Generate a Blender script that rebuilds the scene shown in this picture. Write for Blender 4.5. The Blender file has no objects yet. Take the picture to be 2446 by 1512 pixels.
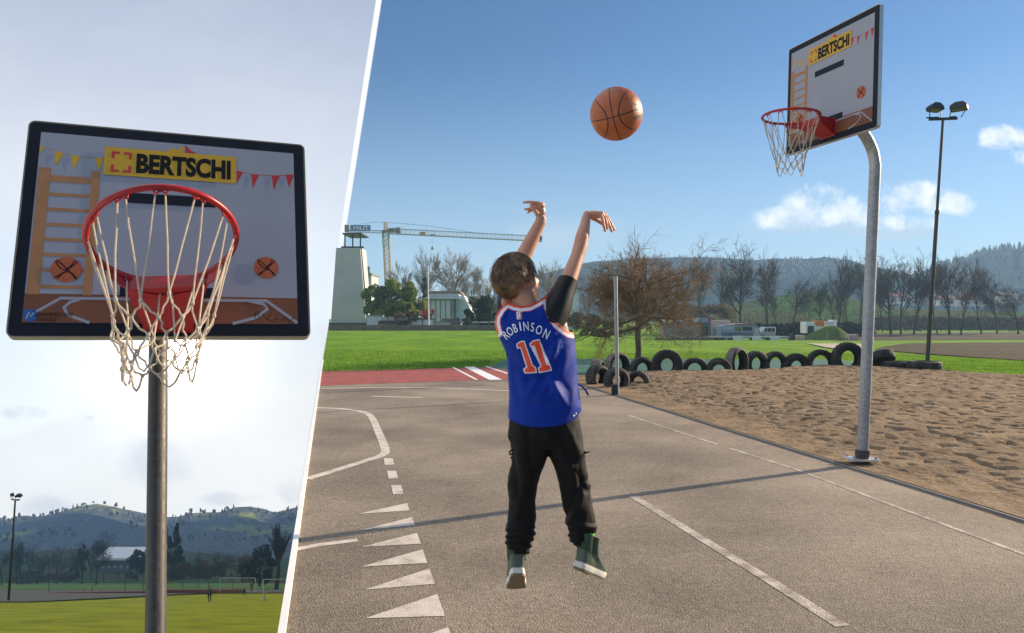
import bpy, bmesh, math, random
from mathutils import Vector as V, Matrix, noise as mnoise
from mathutils.bvhtree import BVHTree
R = math.radians
scene = bpy.context.scene
COL = scene.collection
F, CX, CY, CH = 1800.0, 1223.0, 756.0, 1.28      # lens and eye height

# ---------------------------------------------------------------- helpers
def at(px, py, d):
    return V(((px - CX) / F * d, d, CH + (CY - py) / F * d))

def smooth(a, b, t):
    t = max(0.0, min(1.0, (t - a) / (b - a)))
    return t * t * (3 - 2 * t)

def hill_foot(x, d):            # height of the meadow
    if d <= 22: return 0.0
    k = 0.4 + 1.4 * smooth(0.0, 0.2, x / d)
    return -k * min(1.0, (d - 22) / 78.0)

def ground(px, py):             # where a sight line meets court or meadow
    r = (px - CX) / F
    s = (CY - py) / F
    d = CH / -s
    lo, hi = 1.0, 400.0
    if d <= 22: return V((r * d, d, 0))
    for _ in range(60):
        m = (lo + hi) / 2
        if CH + s * m > hill_foot(r * m, m): lo = m
        else: hi = m
    return V((r * lo, lo, hill_foot(r * lo, lo)))

def edge(d): return -0.196 - 0.2422 * d          # left edge of the court plateau

# the valley on the left: a slope falling away in front of the viewer
PIT = math.atan(624 / 1800.0)
LH = 2.4
LF = V((0, math.cos(PIT), -math.sin(PIT)))
LN = V((0, math.sin(PIT), math.cos(PIT)))
def valley(x, v, h=0.0):
    return V((0, 0, CH)) + V((x, 0, 0)) + LF * v + LN * (h - LH)
def on_valley(px, py):
    r = V(((px - CX) / F, 1, (CY - py) / F))
    t = -LH / r.dot(LN)
    return V((0, 0, CH)) + r * t
def valley_at(px, py, v):       # point on a sight line at slope distance v
    r = V(((px - CX) / F, 1, (CY - py) / F))
    return V((0, 0, CH)) + r * (v / r.dot(LF))

class MB:
    """collects faces, builds one mesh object"""
    def __init__(self): self.v, self.f, self.m = [], [], []
    def add(self, vs, fs, mi=0):
        b = len(self.v)
        self.v += [tuple(p) for p in vs]
        self.f += [[i + b for i in q] for q in fs]
        self.m += [mi] * len(fs)
        return self
    def box(self, c, s, rot=None, mi=0, taper=1.0):
        c = V(c); x, y, z = s[0] / 2, s[1] / 2, s[2] / 2
        vs = []
        for k, t in ((-1, 1.0), (1, taper)):
            for i, j in ((-1, -1), (1, -1), (1, 1), (-1, 1)):
                p = V((i * x * t, j * y * t, k * z))
                if rot is not None: p = rot @ p
                vs.append(c + p)
        return self.add(vs, [[3, 2, 1, 0], [4, 5, 6, 7], [0, 1, 5, 4], [1, 2, 6, 5], [2, 3, 7, 6], [3, 0, 4, 7]], mi)
    def tube(self, pts, rad, n=8, mi=0, caps=True, closed=False):
        pts = [V(p) for p in pts]
        if not hasattr(rad, '__len__'): rad = [rad] * len(pts)
        m = len(pts); vs = []; prev = None
        for i, p in enumerate(pts):
            if closed: t = pts[(i + 1) % m] - pts[i - 1]
            else: t = pts[min(i + 1, m - 1)] - pts[max(i - 1, 0)]
            if t.length < 1e-9: t = V((0, 0, 1))
            t.normalize()
            if prev is None:
                a = V((0, 0, 1)) if abs(t.z) < 0.9 else V((1, 0, 0))
                u = t.cross(a).normalized()
            else:
                u = prev - t * prev.dot(t)
                u = u.normalized() if u.length > 1e-6 else t.orthogonal().normalized()
            prev = u; w = t.cross(u)
            for k in range(n):
                a = 2 * math.pi * k / n
                vs.append(p + (u * math.cos(a) + w * math.sin(a)) * rad[i])
        fs = []
        for i in range(m if closed else m - 1):
            j = (i + 1) % m
            for k in range(n):
                l = (k + 1) % n
                fs.append([i * n + k, i * n + l, j * n + l, j * n + k])
        if caps and not closed:
            fs.append(list(range(n))[::-1]); fs.append([(m - 1) * n + k for k in range(n)])
        return self.add(vs, fs, mi)
    def rings(self, rings, mi=0, caps=True):      # loft through rings of equal size
        n = len(rings[0]); vs = [p for r in rings for p in r]; fs = []
        for i in range(len(rings) - 1):
            for k in range(n):
                l = (k + 1) % n
                fs.append([i * n + k, i * n + l, (i + 1) * n + l, (i + 1) * n + k])
        if caps:
            fs.append(list(range(n))[::-1]); b = (len(rings) - 1) * n
            fs.append([b + k for k in range(n)])
        return self.add(vs, fs, mi)
    def ball(self, c, r, n=16, m=10, rot=None, mi=0):
        c = V(c)
        if not hasattr(r, '__len__'): r = (r, r, r)
        rings = []
        for i in range(m + 1):
            a = -math.pi / 2 + math.pi * i / m
            a = max(-1.55, min(1.55, a)); ring = []
            for k in range(n):
                b = 2 * math.pi * k / n
                p = V((r[0] * math.cos(a) * math.cos(b), r[1] * math.cos(a) * math.sin(b), r[2] * math.sin(a)))
                if rot is not None: p = rot @ p
                ring.append(c + p)
            rings.append(ring)
        return self.rings(rings, mi)
    def prism(self, pts, off, mi=0):              # polygon pts extruded by vector off
        n = len(pts); off = V(off)
        vs = [V(p) for p in pts] + [V(p) + off for p in pts]
        fs = [list(range(n))[::-1], [n + i for i in range(n)]]
        for i in range(n):
            j = (i + 1) % n
            fs.append([i, j, n + j, n + i])
        return self.add(vs, fs, mi)
    def lathe(self, prof, n=48, mi=0, mod=None):  # closed profile (r, y) turned about Y
        rings = []
        for k in range(n):
            a = 2 * math.pi * k / n
            rings.append([V(((r + (mod(k, r, y) if mod else 0)) * math.cos(a), y, (r + (mod(k, r, y) if mod else 0)) * math.sin(a))) for r, y in prof])
        m = len(prof); vs = [p for r in rings for p in r]; fs = []
        for k in range(n):
            l = (k + 1) % n
            for i in range(m):
                j = (i + 1) % m
                fs.append([k * m + i, k * m + j, l * m + j, l * m + i])
        return self.add(vs, fs, mi)
    def mesh(self, name):
        me = bpy.data.meshes.new(name)
        me.from_pydata(self.v, [], self.f)
        me.polygons.foreach_set('material_index', self.m)
        return me
    def build(self, name, mats, parent=None, smooth_=True, angle=40, fix=True):
        me = self.mesh(name)
        if not isinstance(mats, (list, tuple)): mats = [mats]
        for m in mats: me.materials.append(m)
        if fix:
            bm = bmesh.new(); bm.from_mesh(me)
            bmesh.ops.recalc_face_normals(bm, faces=bm.faces)
            bm.to_mesh(me); bm.free()
        if smooth_:
            me.polygons.foreach_set('use_smooth', [True] * len(me.polygons))
            me.set_sharp_from_angle(angle=R(angle))
        me.update()
        return link(name, me, parent)

def link(name, data, parent=None):
    o = bpy.data.objects.new(name, data)
    COL.objects.link(o)
    if parent is not None: o.parent = parent
    return o
def empty(name, loc=(0, 0, 0), rz=0.0):
    o = bpy.data.objects.new(name, None); COL.objects.link(o)
    o.empty_display_size = 0.2
    o.location = loc; o.rotation_euler = (0, 0, rz)
    return o
def tag(o, label, cat, group=None):
    o['label'] = label; o['category'] = cat
    if group: o['group'] = group
    return o
def struct(o): o['kind'] = 'structure'; return o
def dup(root, loc=None, rz=None, sc=None):
    def cp(o, par):
        c = o.copy(); COL.objects.link(c); c.parent = par
        for ch in [x for x in bpy.data.objects if x.parent == o]: cp(ch, c)
        return c
    kids = list(root.children_recursive)
    r = root.copy(); COL.objects.link(r)
    m = {root: r}
    for k in kids:
        c = k.copy(); COL.objects.link(c); c.parent = m[k.parent]; m[k] = c
    if loc is not None: r.location = loc
    if rz is not None: r.rotation_euler = (0, 0, rz)
    if sc is not None: r.scale = (sc, sc, sc) if not hasattr(sc, '__len__') else sc
    return r
def offset_poly(pts, w):        # outline moved outward (2-D)
    n = len(pts); out = []
    area = sum(pts[i][0] * pts[(i + 1) % n][1] - pts[(i + 1) % n][0] * pts[i][1] for i in range(n))
    sg = 1 if area > 0 else -1
    for i in range(n):
        a, b, c = V(pts[i - 1]), V(pts[i]), V(pts[(i + 1) % n])
        e1 = (b - a).normalized(); e2 = (c - b).normalized()
        n1 = V((e1.y, -e1.x)) * sg; n2 = V((e2.y, -e2.x)) * sg
        k = n1 + n2
        k = k / max(0.35, k.dot(n1)) if k.length > 1e-6 else n1
        out.append((b.x + k.x * w, b.y + k.y * w))
    return out
def remesh(o, voxel, iters=3):  # fuse overlapping shells into one skin
    m = o.modifiers.new('r', 'REMESH'); m.mode = 'VOXEL'; m.voxel_size = voxel
    if iters:
        s = o.modifiers.new('s', 'SMOOTH'); s.iterations = iters; s.factor = 0.5
    dg = bpy.context.evaluated_depsgraph_get()
    me = bpy.data.meshes.new_from_object(o.evaluated_get(dg))
    o.modifiers.clear(); old = o.data; mats = list(old.materials)
    o.data = me
    me.materials.clear()
    for q in mats: me.materials.append(q)
    bpy.data.meshes.remove(old)
    me.polygons.foreach_set('use_smooth', [True] * len(me.polygons))
    return o

# ---------------------------------------------------------------- materials
class NT:
    def __init__(self, tree): self.t = tree; self.n = tree.nodes; self.l = tree.links
    def node(self, typ, ins=None, **kw):
        x = self.n.new(typ)
        for k, v in kw.items(): setattr(x, k, v)
        for k, v in (ins or {}).items(): self.put(x.inputs[k], v)
        return x
    def put(self, sock, v):
        if isinstance(v, bpy.types.NodeSocket): self.l.new(v, sock)
        elif isinstance(v, bpy.types.Node): self.l.new(v.outputs[0], sock)
        else: sock.default_value = v
    def math(self, op, a, b=0.0, c=0.0, clamp=False):
        x = self.n.new('ShaderNodeMath'); x.operation = op; x.use_clamp = clamp
        for i, v in enumerate((a, b, c)): self.put(x.inputs[i], v)
        return x.outputs[0]
    def vmath(self, op, a, b=(0, 0, 0)):
        x = self.n.new('ShaderNodeVectorMath'); x.operation = op
        self.put(x.inputs[0], a); self.put(x.inputs[1], b)
        return x.outputs['Value'] if op in ('DOT_PRODUCT', 'LENGTH', 'DISTANCE') else x.outputs[0]
    def mix(self, fac, a, b, blend='MIX'):
        x = self.n.new('ShaderNodeMix'); x.data_type = 'RGBA'; x.blend_type = blend
        self.put(x.inputs[0], fac)
        for i, v in ((6, a), (7, b)):
            if isinstance(v, tuple) and len(v) == 3: v = v + (1,)
            self.put(x.inputs[i], v)
        return x.outputs[2]
    def ss(self, v, a, b):
        x = self.n.new('ShaderNodeMapRange'); x.interpolation_type = 'SMOOTHSTEP'
        self.put(x.inputs[0], v); x.inputs[1].default_value = a; x.inputs[2].default_value = b
        return x.outputs[0]
    def ramp(self, v, stops, interp='LINEAR'):
        x = self.n.new('ShaderNodeValToRGB'); x.color_ramp.interpolation = interp
        el = x.color_ramp.elements
        while len(el) < len(stops): el.new(0.5)
        for e, (p, c) in zip(el, stops):
            e.position = p; e.color = c if len(c) == 4 else tuple(c) + (1,)
        self.put(x.inputs[0], v)
        return x.outputs[0]
    def noise(self, vec, scale, detail=4, rough=0.55, dist=0.0):
        x = self.node('ShaderNodeTexNoise', {'Vector': vec, 'Scale': scale, 'Detail': detail, 'Roughness': rough, 'Distortion': dist})
        return x.outputs[0]
    def bump(self, h, strength=0.3, dist=0.01):
        return self.node('ShaderNodeBump', {'Height': h, 'Strength': strength, 'Distance': dist}).outputs[0]

def newmat(name):
    m = bpy.data.materials.new(name); m.use_nodes = True
    t = NT(m.node_tree); b = m.node_tree.nodes['Principled BSDF']
    return m, t, b
def plain(name, col, rough=0.6, metal=0.0, var=0.12, scale=20.0, bump=0.0, bscale=None, spec=None, coat=0.0, sheen=0.0, bdist=0.004):
    m, t, b = newmat(name)
    co = t.node('ShaderNodeTexCoord').outputs['Object']
    n = t.noise(co, scale, 5)
    lo = tuple(c * (1 - var) for c in col); hi = tuple(min(1, c * (1 + var)) for c in col)
    c = t.ramp(n, [(0.3, lo), (0.7, hi)])
    t.put(b.inputs['Base Color'], c)
    t.put(b.inputs['Roughness'], t.math('ADD', t.math('MULTIPLY', n, 0.16), rough - 0.08))
    b.inputs['Metallic'].default_value = metal
    if spec is not None: b.inputs['Specular IOR Level'].default_value = spec
    if coat: b.inputs['Coat Weight'].default_value = coat
    if sheen: b.inputs['Sheen Weight'].default_value = sheen
    if bump:
        t.put(b.inputs['Normal'], t.bump(t.noise(co, bscale or scale * 6, 4), bump, bdist))
    return m
def set_translucent(m, col, fac=0.3):
    t = NT(m.node_tree); b = m.node_tree.nodes['Principled BSDF']; out = m.node_tree.nodes['Material Output']
    tr = t.node('ShaderNodeBsdfTranslucent', {'Color': tuple(col) + (1,)})
    mx = t.node('ShaderNodeMixShader', {0: fac, 1: b.outputs[0], 2: tr.outputs[0]})
    t.l.new(mx.outputs[0], out.inputs['Surface'])
    return m

M = {}
M['navy'] = plain('navy_paint', (0.007, 0.010, 0.018), 0.6, var=0.2, scale=6, spec=.2)
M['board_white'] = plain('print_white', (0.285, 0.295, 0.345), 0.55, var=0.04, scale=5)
M['yellow'] = plain('print_yellow', (0.56, 0.32, 0.012), 0.55, var=0.05)
M['print_black'] = plain('print_black', (0.006, 0.006, 0.007), 0.6, spec=.2)
M['print_red'] = plain('print_red', (0.45, 0.02, 0.025), 0.55, var=0.05)
M['print_orange'] = plain('print_orange', (0.40, 0.085, 0.025), 0.55, var=0.08)
M['print_wood'] = plain('print_wood_bar', (0.36, 0.165, 0.062), 0.55, var=0.08)
M['print_floor'] = plain('print_court_floor', (0.165, 0.054, 0.020), 0.55, var=0.18, scale=9)
M['print_blue'] = plain('print_blue', (0.005, 0.10, 0.36), 0.5)
M['alu'] = plain('aluminium_edge', (0.55, 0.55, 0.53), 0.42, metal=0.6, var=0.08)
M['ply'] = plain('board_edge', (0.30, 0.26, 0.17), 0.6, var=0.12)
M['rim_red'] = plain('rim_red_paint', (0.36, 0.006, 0.010), 0.38, var=0.12, scale=30, bump=0.12)
M['cord'] = plain('net_cord', (0.62, 0.55, 0.44), 0.85, var=0.18, scale=60, bump=0.4, bscale=300)
set_translucent(M['cord'], (0.75, 0.6, 0.42), 0.3)
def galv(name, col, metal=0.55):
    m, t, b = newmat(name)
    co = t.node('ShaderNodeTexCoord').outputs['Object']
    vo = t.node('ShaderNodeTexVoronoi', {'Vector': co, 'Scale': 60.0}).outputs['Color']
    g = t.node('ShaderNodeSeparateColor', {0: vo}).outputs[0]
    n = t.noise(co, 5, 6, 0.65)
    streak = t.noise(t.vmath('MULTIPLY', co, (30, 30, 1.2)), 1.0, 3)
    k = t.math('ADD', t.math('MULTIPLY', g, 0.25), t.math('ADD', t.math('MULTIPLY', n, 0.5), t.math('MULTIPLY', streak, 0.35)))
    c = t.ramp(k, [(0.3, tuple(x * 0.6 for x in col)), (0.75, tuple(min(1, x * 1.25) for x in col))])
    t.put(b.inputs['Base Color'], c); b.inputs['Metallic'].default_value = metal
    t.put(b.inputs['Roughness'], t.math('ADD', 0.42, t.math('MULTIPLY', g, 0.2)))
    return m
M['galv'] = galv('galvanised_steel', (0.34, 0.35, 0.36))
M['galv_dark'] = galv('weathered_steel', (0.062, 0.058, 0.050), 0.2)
M['dark_metal'] = plain('dark_metal', (0.03, 0.033, 0.035), 0.45, metal=0.4)
M['white'] = plain('white_paint', (0.78, 0.78, 0.76), 0.55, var=0.06, scale=3)
M['wood'] = plain('grey_wood', (0.17, 0.13, 0.09), 0.8, var=0.3, scale=8)
M['bark'] = plain('bark', (0.055, 0.043, 0.032), 0.9, var=0.4, scale=8, bump=0.5)
M['bark_pale'] = plain('pale_bark', (0.15, 0.115, 0.08), 0.9, var=0.4, scale=8, bump=0.5)  # second bark, a paler brown
M['twig'] = plain('twigs', (0.060, 0.046, 0.034), 0.9, var=0.35, scale=1.5)
M['twig_brown'] = plain('brown_twigs', (0.25, 0.155, 0.072), 0.9, var=0.5, scale=2.5)
M['twig_pale'] = plain('pale_twigs', (0.24, 0.19, 0.14), 0.9, var=0.35, scale=1.5)
def leafmat(name, a, b_, tr=0.3):
    m, t, b = newmat(name)
    rnd = t.node('ShaderNodeTexCoord').outputs['Object']
    n = t.noise(rnd, 1.4, 3); n2 = t.noise(rnd, 9.0, 2)
    k = t.math('ADD', t.math('MULTIPLY', n, 0.6), t.math('MULTIPLY', n2, 0.4))
    c = t.ramp(k, [(0.35, a), (0.65, b_)])
    t.put(b.inputs['Base Color'], c); b.inputs['Roughness'].default_value = 0.6
    out = m.node_tree.nodes['Material Output']
    trn = t.node('ShaderNodeBsdfTranslucent', {'Color': c})
    mx = t.node('ShaderNodeMixShader', {0: tr, 1: b.outputs[0], 2: trn.outputs[0]})
    t.l.new(mx.outputs[0], out.inputs['Surface'])
    return m
M['leaf_green'] = leafmat('bush_leaves', (0.09, 0.15, 0.02), (0.30, 0.36, 0.06), .4)
M['leaf_dark'] = leafmat('dark_leaves', (0.012, 0.03, 0.012), (0.035, 0.06, 0.025))
M['leaf_red'] = leafmat('red_leaves', (0.30, 0.03, 0.01), (0.55, 0.09, 0.02))
M['leaf_brown'] = leafmat('brown_brush', (0.10, 0.065, 0.03), (0.22, 0.14, 0.06))
M['leaf_olive'] = leafmat('olive_brush', (0.06, 0.06, 0.025), (0.16, 0.13, 0.06))
M['hedge'] = leafmat('hedge_leaves', (0.010, 0.009, 0.007), (0.038, 0.028, 0.018), 0.1)
# ---------------------------------------------------------------- camera, sun, sky
cam = bpy.data.cameras.new('camera'); camo = link('camera', cam)
cam.sensor_width = 36; cam.lens = F / 2446 * 36; cam.clip_end = 6000; cam.clip_start = 0.05
camo.location = (0, 0, CH); camo.rotation_euler = (R(90), 0, 0)
scene.camera = camo

SAZ, SEL = R(63.0), R(20.0)
sd = V((math.sin(SAZ) * math.cos(SEL), math.cos(SAZ) * math.cos(SEL), math.sin(SEL)))
sun = bpy.data.lights.new('sun', 'SUN'); sun.energy = 5.0; sun.angle = R(0.5); sun.color = (1.0, 0.80, 0.57)
so = link('sun', sun); so.rotation_euler = (-sd).to_track_quat('-Z', 'Y').to_euler()

scene.view_settings.view_transform = 'Standard'; scene.view_settings.look = 'None'
scene.view_settings.exposure = 0.85; scene.view_settings.gamma = 1

w = bpy.data.worlds.new('World'); scene.world = w; w.use_nodes = True
t = NT(w.node_tree); bg = w.node_tree.nodes['Background']
dirv = t.node('ShaderNodeTexCoord').outputs['Generated']
sep = t.node('ShaderNodeSeparateXYZ', {0: dirv})
dx, dy, dz = sep.outputs
sky = t.node('ShaderNodeTexSky', sky_type='NISHITA', sun_disc=False, sun_elevation=SEL, sun_rotation=SAZ)
sky.air_density = 1.0; sky.dust_density = 0.3; sky.ozone_density = 3.0; sky.altitude = 500
SKY = 0.057
blue = t.mix(1.0, sky.outputs[0], (SKY * .74, SKY * .96, SKY * 1.14), 'MULTIPLY')
inv = t.math('DIVIDE', 1.0, t.math('MAXIMUM', dy, 0.05))
uu = t.math('MULTIPLY', dx, inv); vv = t.math('MULTIPLY', dz, inv)
front = t.ss(dy, 0.1, 0.3)
uvw = t.node('ShaderNodeCombineXYZ', {0: uu, 1: vv}).outputs[0]
def cloudset(lst, scale, amp, lo=0.05, hi=0.6):
    best = None
    for (px, py, a, b) in lst:
        u0, v0 = (px - CX) / F, (CY - py) / F
        ex = t.math('DIVIDE', t.math('SUBTRACT', uu, u0), a / F)
        ey = t.math('DIVIDE', t.math('SUBTRACT', vv, v0), b / F)
        dd = t.math('SUBTRACT', 1.0, t.math('ADD', t.math('MULTIPLY', ex, ex), t.math('MULTIPLY', ey, ey)))
        dd = t.math('MAXIMUM', dd, -1.0)
        best = dd if best is None else t.math('MAXIMUM', best, dd)
    n = t.noise(uvw, scale, 7, 0.6, 0.3)
    val = t.math('ADD', best, t.math('MULTIPLY', t.math('SUBTRACT', n, 0.5), amp))
    return t.math('MULTIPLY', t.ss(val, lo, hi), front), n
ca, cn = cloudset([(1935, 485, 85, 55), (1880, 520, 75, 36), (2020, 505, 150, 40), (2170, 468, 95, 40), (2240, 490, 110, 30), (2400, 335, 75, 36), (2440, 372, 45, 22), (2140, 530, 130, 22)], 26.0, 4.2, 0.0, 1.5)
cb, cn2 = cloudset([(1920, 540, 190, 40), (2150, 555, 190, 26), (1360, 560, 170, 60)], 12.0, 2.0, 0.1, 1.3)
shade = t.ramp(t.noise(t.vmath('ADD', uvw, (0.006, 0.02, 0)), 22.0, 7, 0.6), [(0.35, (0.76, 0.745, 0.71)), (0.68, (0.46, 0.51, 0.58))])
hz = t.ss(dz, 0.34, -0.02)       # pale air near the horizon
blue = t.mix(t.math('MULTIPLY', hz, 0.48), blue, (0.36, 0.44, 0.53))
rsky = t.mix(t.math('MULTIPLY', cb, 0.6), blue, (0.36, 0.40, 0.45))
rsky = t.mix(t.math('MULTIPLY', ca, 0.9), rsky, shade)
# bright veiled sky over the valley, unseen upper part brightened as added fill light
g = t.node('ShaderNodeMapRange', {0: dz, 1: -0.34, 2: 1.0}).outputs[0]
lcol = t.ramp(g, [(0.0, (0.80, 0.78, 0.72)), (0.172, (0.72, 0.705, 0.66)), (0.254, (0.57, 0.572, 0.575)), (0.35, (0.50, 0.505, 0.535)), (0.455, (0.365, 0.385, 0.45)), (0.567, (0.235, 0.275, 0.365)), (0.68, (0.58, 0.61, 0.68)), (1.0, (0.68, 0.70, 0.76))])
veil = t.noise(t.vmath('MULTIPLY', uvw, (1.0, 2.2, 1.0)), 4.0, 5, 0.55)
lcol = t.mix(t.ss(veil, 0.35, 0.75), t.mix(1.0, lcol, (0.90, 0.91, 0.94), 'MULTIPLY'), lcol)
lc, ln = cloudset([(55, 985, 62, 22), (455, 925, 34, 14), (215, 1000, 20, 10)], 26.0, 4.0, 0.0, 1.2)
ld, ln2 = cloudset([(370, 1110, 110, 85), (700, 1180, 60, 40), (120, 1210, 130, 30), (560, 1190, 90, 20)], 13.0, 4.5, 0.0, 1.4)
lcol = t.mix(t.math('MULTIPLY', lc, 0.55), lcol, (0.34, 0.34, 0.36))
lcol = t.mix(t.math('MULTIPLY', ld, 0.6), lcol, (0.44, 0.46, 0.50))
gd = V(((440 - CX) / F, 1, (CY - 832) / F)).normalized()
gl = t.math('MAXIMUM', t.vmath('DOT_PRODUCT', dirv, tuple(gd)), 0.0)
core = t.math('MULTIPLY', t.math('POWER', gl, 6000.0), 20.0)
halo = t.math('ADD', t.math('MULTIPLY', t.math('POWER', gl, 500.0), 0.9), t.math('MULTIPLY', t.math('POWER', gl, 60.0), 0.16))
lcol = t.mix(1.0, lcol, t.mix(1.0, t.node('ShaderNodeCombineXYZ', {0: t.math('ADD', core, halo), 1: t.math('ADD', core, halo), 2: t.math('ADD', core, halo)}).outputs[0], (1.0, 0.93, 0.78), 'MULTIPLY'), 'ADD')
d1 = V(((787 - CX) / F, 1, (CY - 760) / F)); d2 = V(((905 - CX) / F, 1, (CY - 0) / F))
nn = d2.cross(d1).normalized()
if nn.x > 0: nn = -nn
side = t.vmath('DOT_PRODUCT', dirv, tuple(nn))
lc0 = V(((400 - CX) / F, 1, 0)).normalized()
near = t.ss(t.vmath('DOT_PRODUCT', dirv, tuple(lc0)), math.cos(R(140)), math.cos(R(95)))
left = t.math('MULTIPLY', t.ss(side, -0.0012, 0.0012), near)
total = t.mix(left, rsky, lcol)
# rim: white divider line added where the two skies meet
rim = t.math('MULTIPLY', t.math('SUBTRACT', 1.0, t.ss(t.math('ABSOLUTE', side), 0.0022, 0.0042)), near)
total = t.mix(rim, total, (0.62, 0.62, 0.62))
t.put(bg.inputs[0], total); bg.inputs[1].default_value = 1.0

# ---------------------------------------------------------------- ground of the sports court
def asphalt():
    m, t, b = newmat('asphalt')
    co = t.node('ShaderNodeTexCoord').outputs['Object']
    sp = t.noise(co, 170, 3, 0.6)
    mid = t.noise(co, 26, 4, 0.6)
    big = t.noise(co, 0.55, 5, 0.6)
    vo = t.node('ShaderNodeTexVoronoi', {'Vector': co, 'Scale': 110.0}).outputs['Distance']
    k = t.math('ADD', t.math('MULTIPLY', sp, 0.66), t.math('ADD', t.math('MULTIPLY', mid, 0.22), t.math('MULTIPLY', big, 0.50)))
    k = t.math('SUBTRACT', k, 0.145)
    c = t.ramp(k, [(0.36, (0.052, 0.041, 0.030)), (0.52, (0.172, 0.137, 0.100)), (0.69, (0.36, 0.297, 0.22))])
    st = t.ss(t.noise(co, 1.7, 6, 0.7, 0.6), 0.60, 0.72)
    c = t.mix(t.math('MULTIPLY', st, 0.30), c, (0.26, 0.195, 0.135))
    sx = t.node('ShaderNodeSeparateXYZ', {0: co}).outputs
    kd = t.math('SUBTRACT', t.math('ADD', sx[0], t.math('MULTIPLY', sx[1], .203)), 1.68 + .203 * 12)   # distance to the sand kerb
    spill = t.math('MULTIPLY', t.ss(kd, -1.1, 0.0), t.ss(t.noise(co, 3.5, 6, .7), .42, .66))
    c = t.mix(t.math('MULTIPLY', spill, .55), c, (.30, .22, .14))
    t.put(b.inputs['Base Color'], c); b.inputs['Roughness'].default_value = 0.85
    h = t.math('ADD', t.math('MULTIPLY', sp, 0.5), t.math('MULTIPLY', vo, 0.8))
    t.put(b.inputs['Normal'], t.bump(h, 0.75, 0.006))
    return m
def paint_line(sh=0.0):
    m, t, b = newmat('worn_line_paint')
    co = t.node('ShaderNodeTexCoord').outputs['Object']
    wear = t.math('SUBTRACT', t.math('ADD', t.math('MULTIPLY', t.noise(co, 150, 3, 0.6), 0.55), t.math('MULTIPLY', t.noise(co, 7, 5, 0.7), 0.45)), sh)
    c = t.ramp(wear, [(0.39, (0.20, 0.155, 0.115)), (0.46, (0.50, 0.44, 0.375)), (0.6, (0.66, 0.60, 0.53))])
    t.put(b.inputs['Base Color'], c); b.inputs['Roughness'].default_value = 0.8
    t.put(b.inputs['Normal'], t.bump(t.noise(co, 170, 3, 0.6), 0.6, 0.005))
    return m
def grass(name, cols, sc=1.0, stretch=(1, 0.35, 1)):
    m, t, b = newmat(name)
    co = t.node('ShaderNodeTexCoord').outputs['Object']
    cs = t.vmath('MULTIPLY', co, stretch)
    a = t.noise(cs, 0.35 * sc, 6, 0.6); f = t.noise(co, 14 * sc, 4, 0.7); p = t.noise(cs, 2.2 * sc, 5, 0.65)
    k = t.math('ADD', t.math('MULTIPLY', a, 0.5), t.math('ADD', t.math('MULTIPLY', f, 0.25), t.math('MULTIPLY', p, 0.25)))
    t.put(b.inputs['Base Color'], t.ramp(k, [(0.36, cols[0]), (0.5, cols[1]), (0.64, cols[2])]))
    b.inputs['Roughness'].default_value = 0.9; b.inputs['Specular IOR Level'].default_value = 0.1
    t.put(b.inputs['Normal'], t.bump(t.math('ADD', f, p), 0.9, 0.06 / sc))
    return m
M['asphalt'] = asphalt(); M['line'] = paint_line(); M['line_faded'] = paint_line(.07)
M['meadow'] = grass('meadow_grass', [(0.055, 0.125, 0.008), (0.12, 0.245, 0.010), (0.23, 0.34, 0.028)])
M['mound_grass'] = grass('mound_grass', [(0.04, 0.07, 0.012), (0.085, 0.13, 0.016), (0.14, 0.17, 0.03)])
M['valley_grass'] = grass('playing_field_grass', [(0.17, 0.19, 0.004), (0.40, 0.39, 0.006), (0.54, 0.50, 0.015)], 1.3, (0.6, 0.9, 1))
M['soil'] = grass('ploughed_soil', [(0.038, 0.034, 0.020), (0.075, 0.062, 0.038), (0.105, 0.10, 0.05)], 0.7, (0.15, 1.6, 1))
M['gravel'] = plain('gravel_path', (0.36, 0.30, 0.24), 0.9, var=0.2, scale=2)
M['track'] = plain('red_track_rubber', (0.27, 0.050, 0.038), 0.85, var=0.28, scale=3.0, bump=0.5, bscale=180)
M['rubber_green'] = plain('green_rubber', (0.010, 0.095, 0.066), 0.8, var=0.2, scale=2.5, bump=0.4, bscale=120)
M['sand'] = None
def sandmat():
    m, t, b = newmat('sand')
    co = t.node('ShaderNodeTexCoord').outputs['Object']
    n = t.noise(co, 3.0, 6, 0.65); f = t.noise(co, 60, 3, 0.6)
    k = t.math('ADD', t.math('MULTIPLY', n, 0.6), t.math('MULTIPLY', f, 0.4))
    t.put(b.inputs['Base Color'], t.ramp(k, [(0.36, (0.135, 0.094, 0.056)), (0.62, (0.315, 0.228, 0.142))]))
    b.inputs['Roughness'].default_value = 0.95; b.inputs['Specular IOR Level'].default_value = 0.1
    t.put(b.inputs['Normal'], t.bump(t.math('ADD', t.math('MULTIPLY', t.noise(co, 22, 4, 0.6), 1.0), t.math('MULTIPLY', f, 0.25)), 0.8, 0.03))
    return m
M['sand'] = sandmat()
M['kerb_grey'] = plain('kerb_grey', (0.15, 0.145, 0.135), 0.7, var=.2, scale=3)
M['concrete'] = plain('concrete', (0.34, 0.33, 0.31), 0.85, var=0.2, scale=4, bump=0.3)

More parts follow.
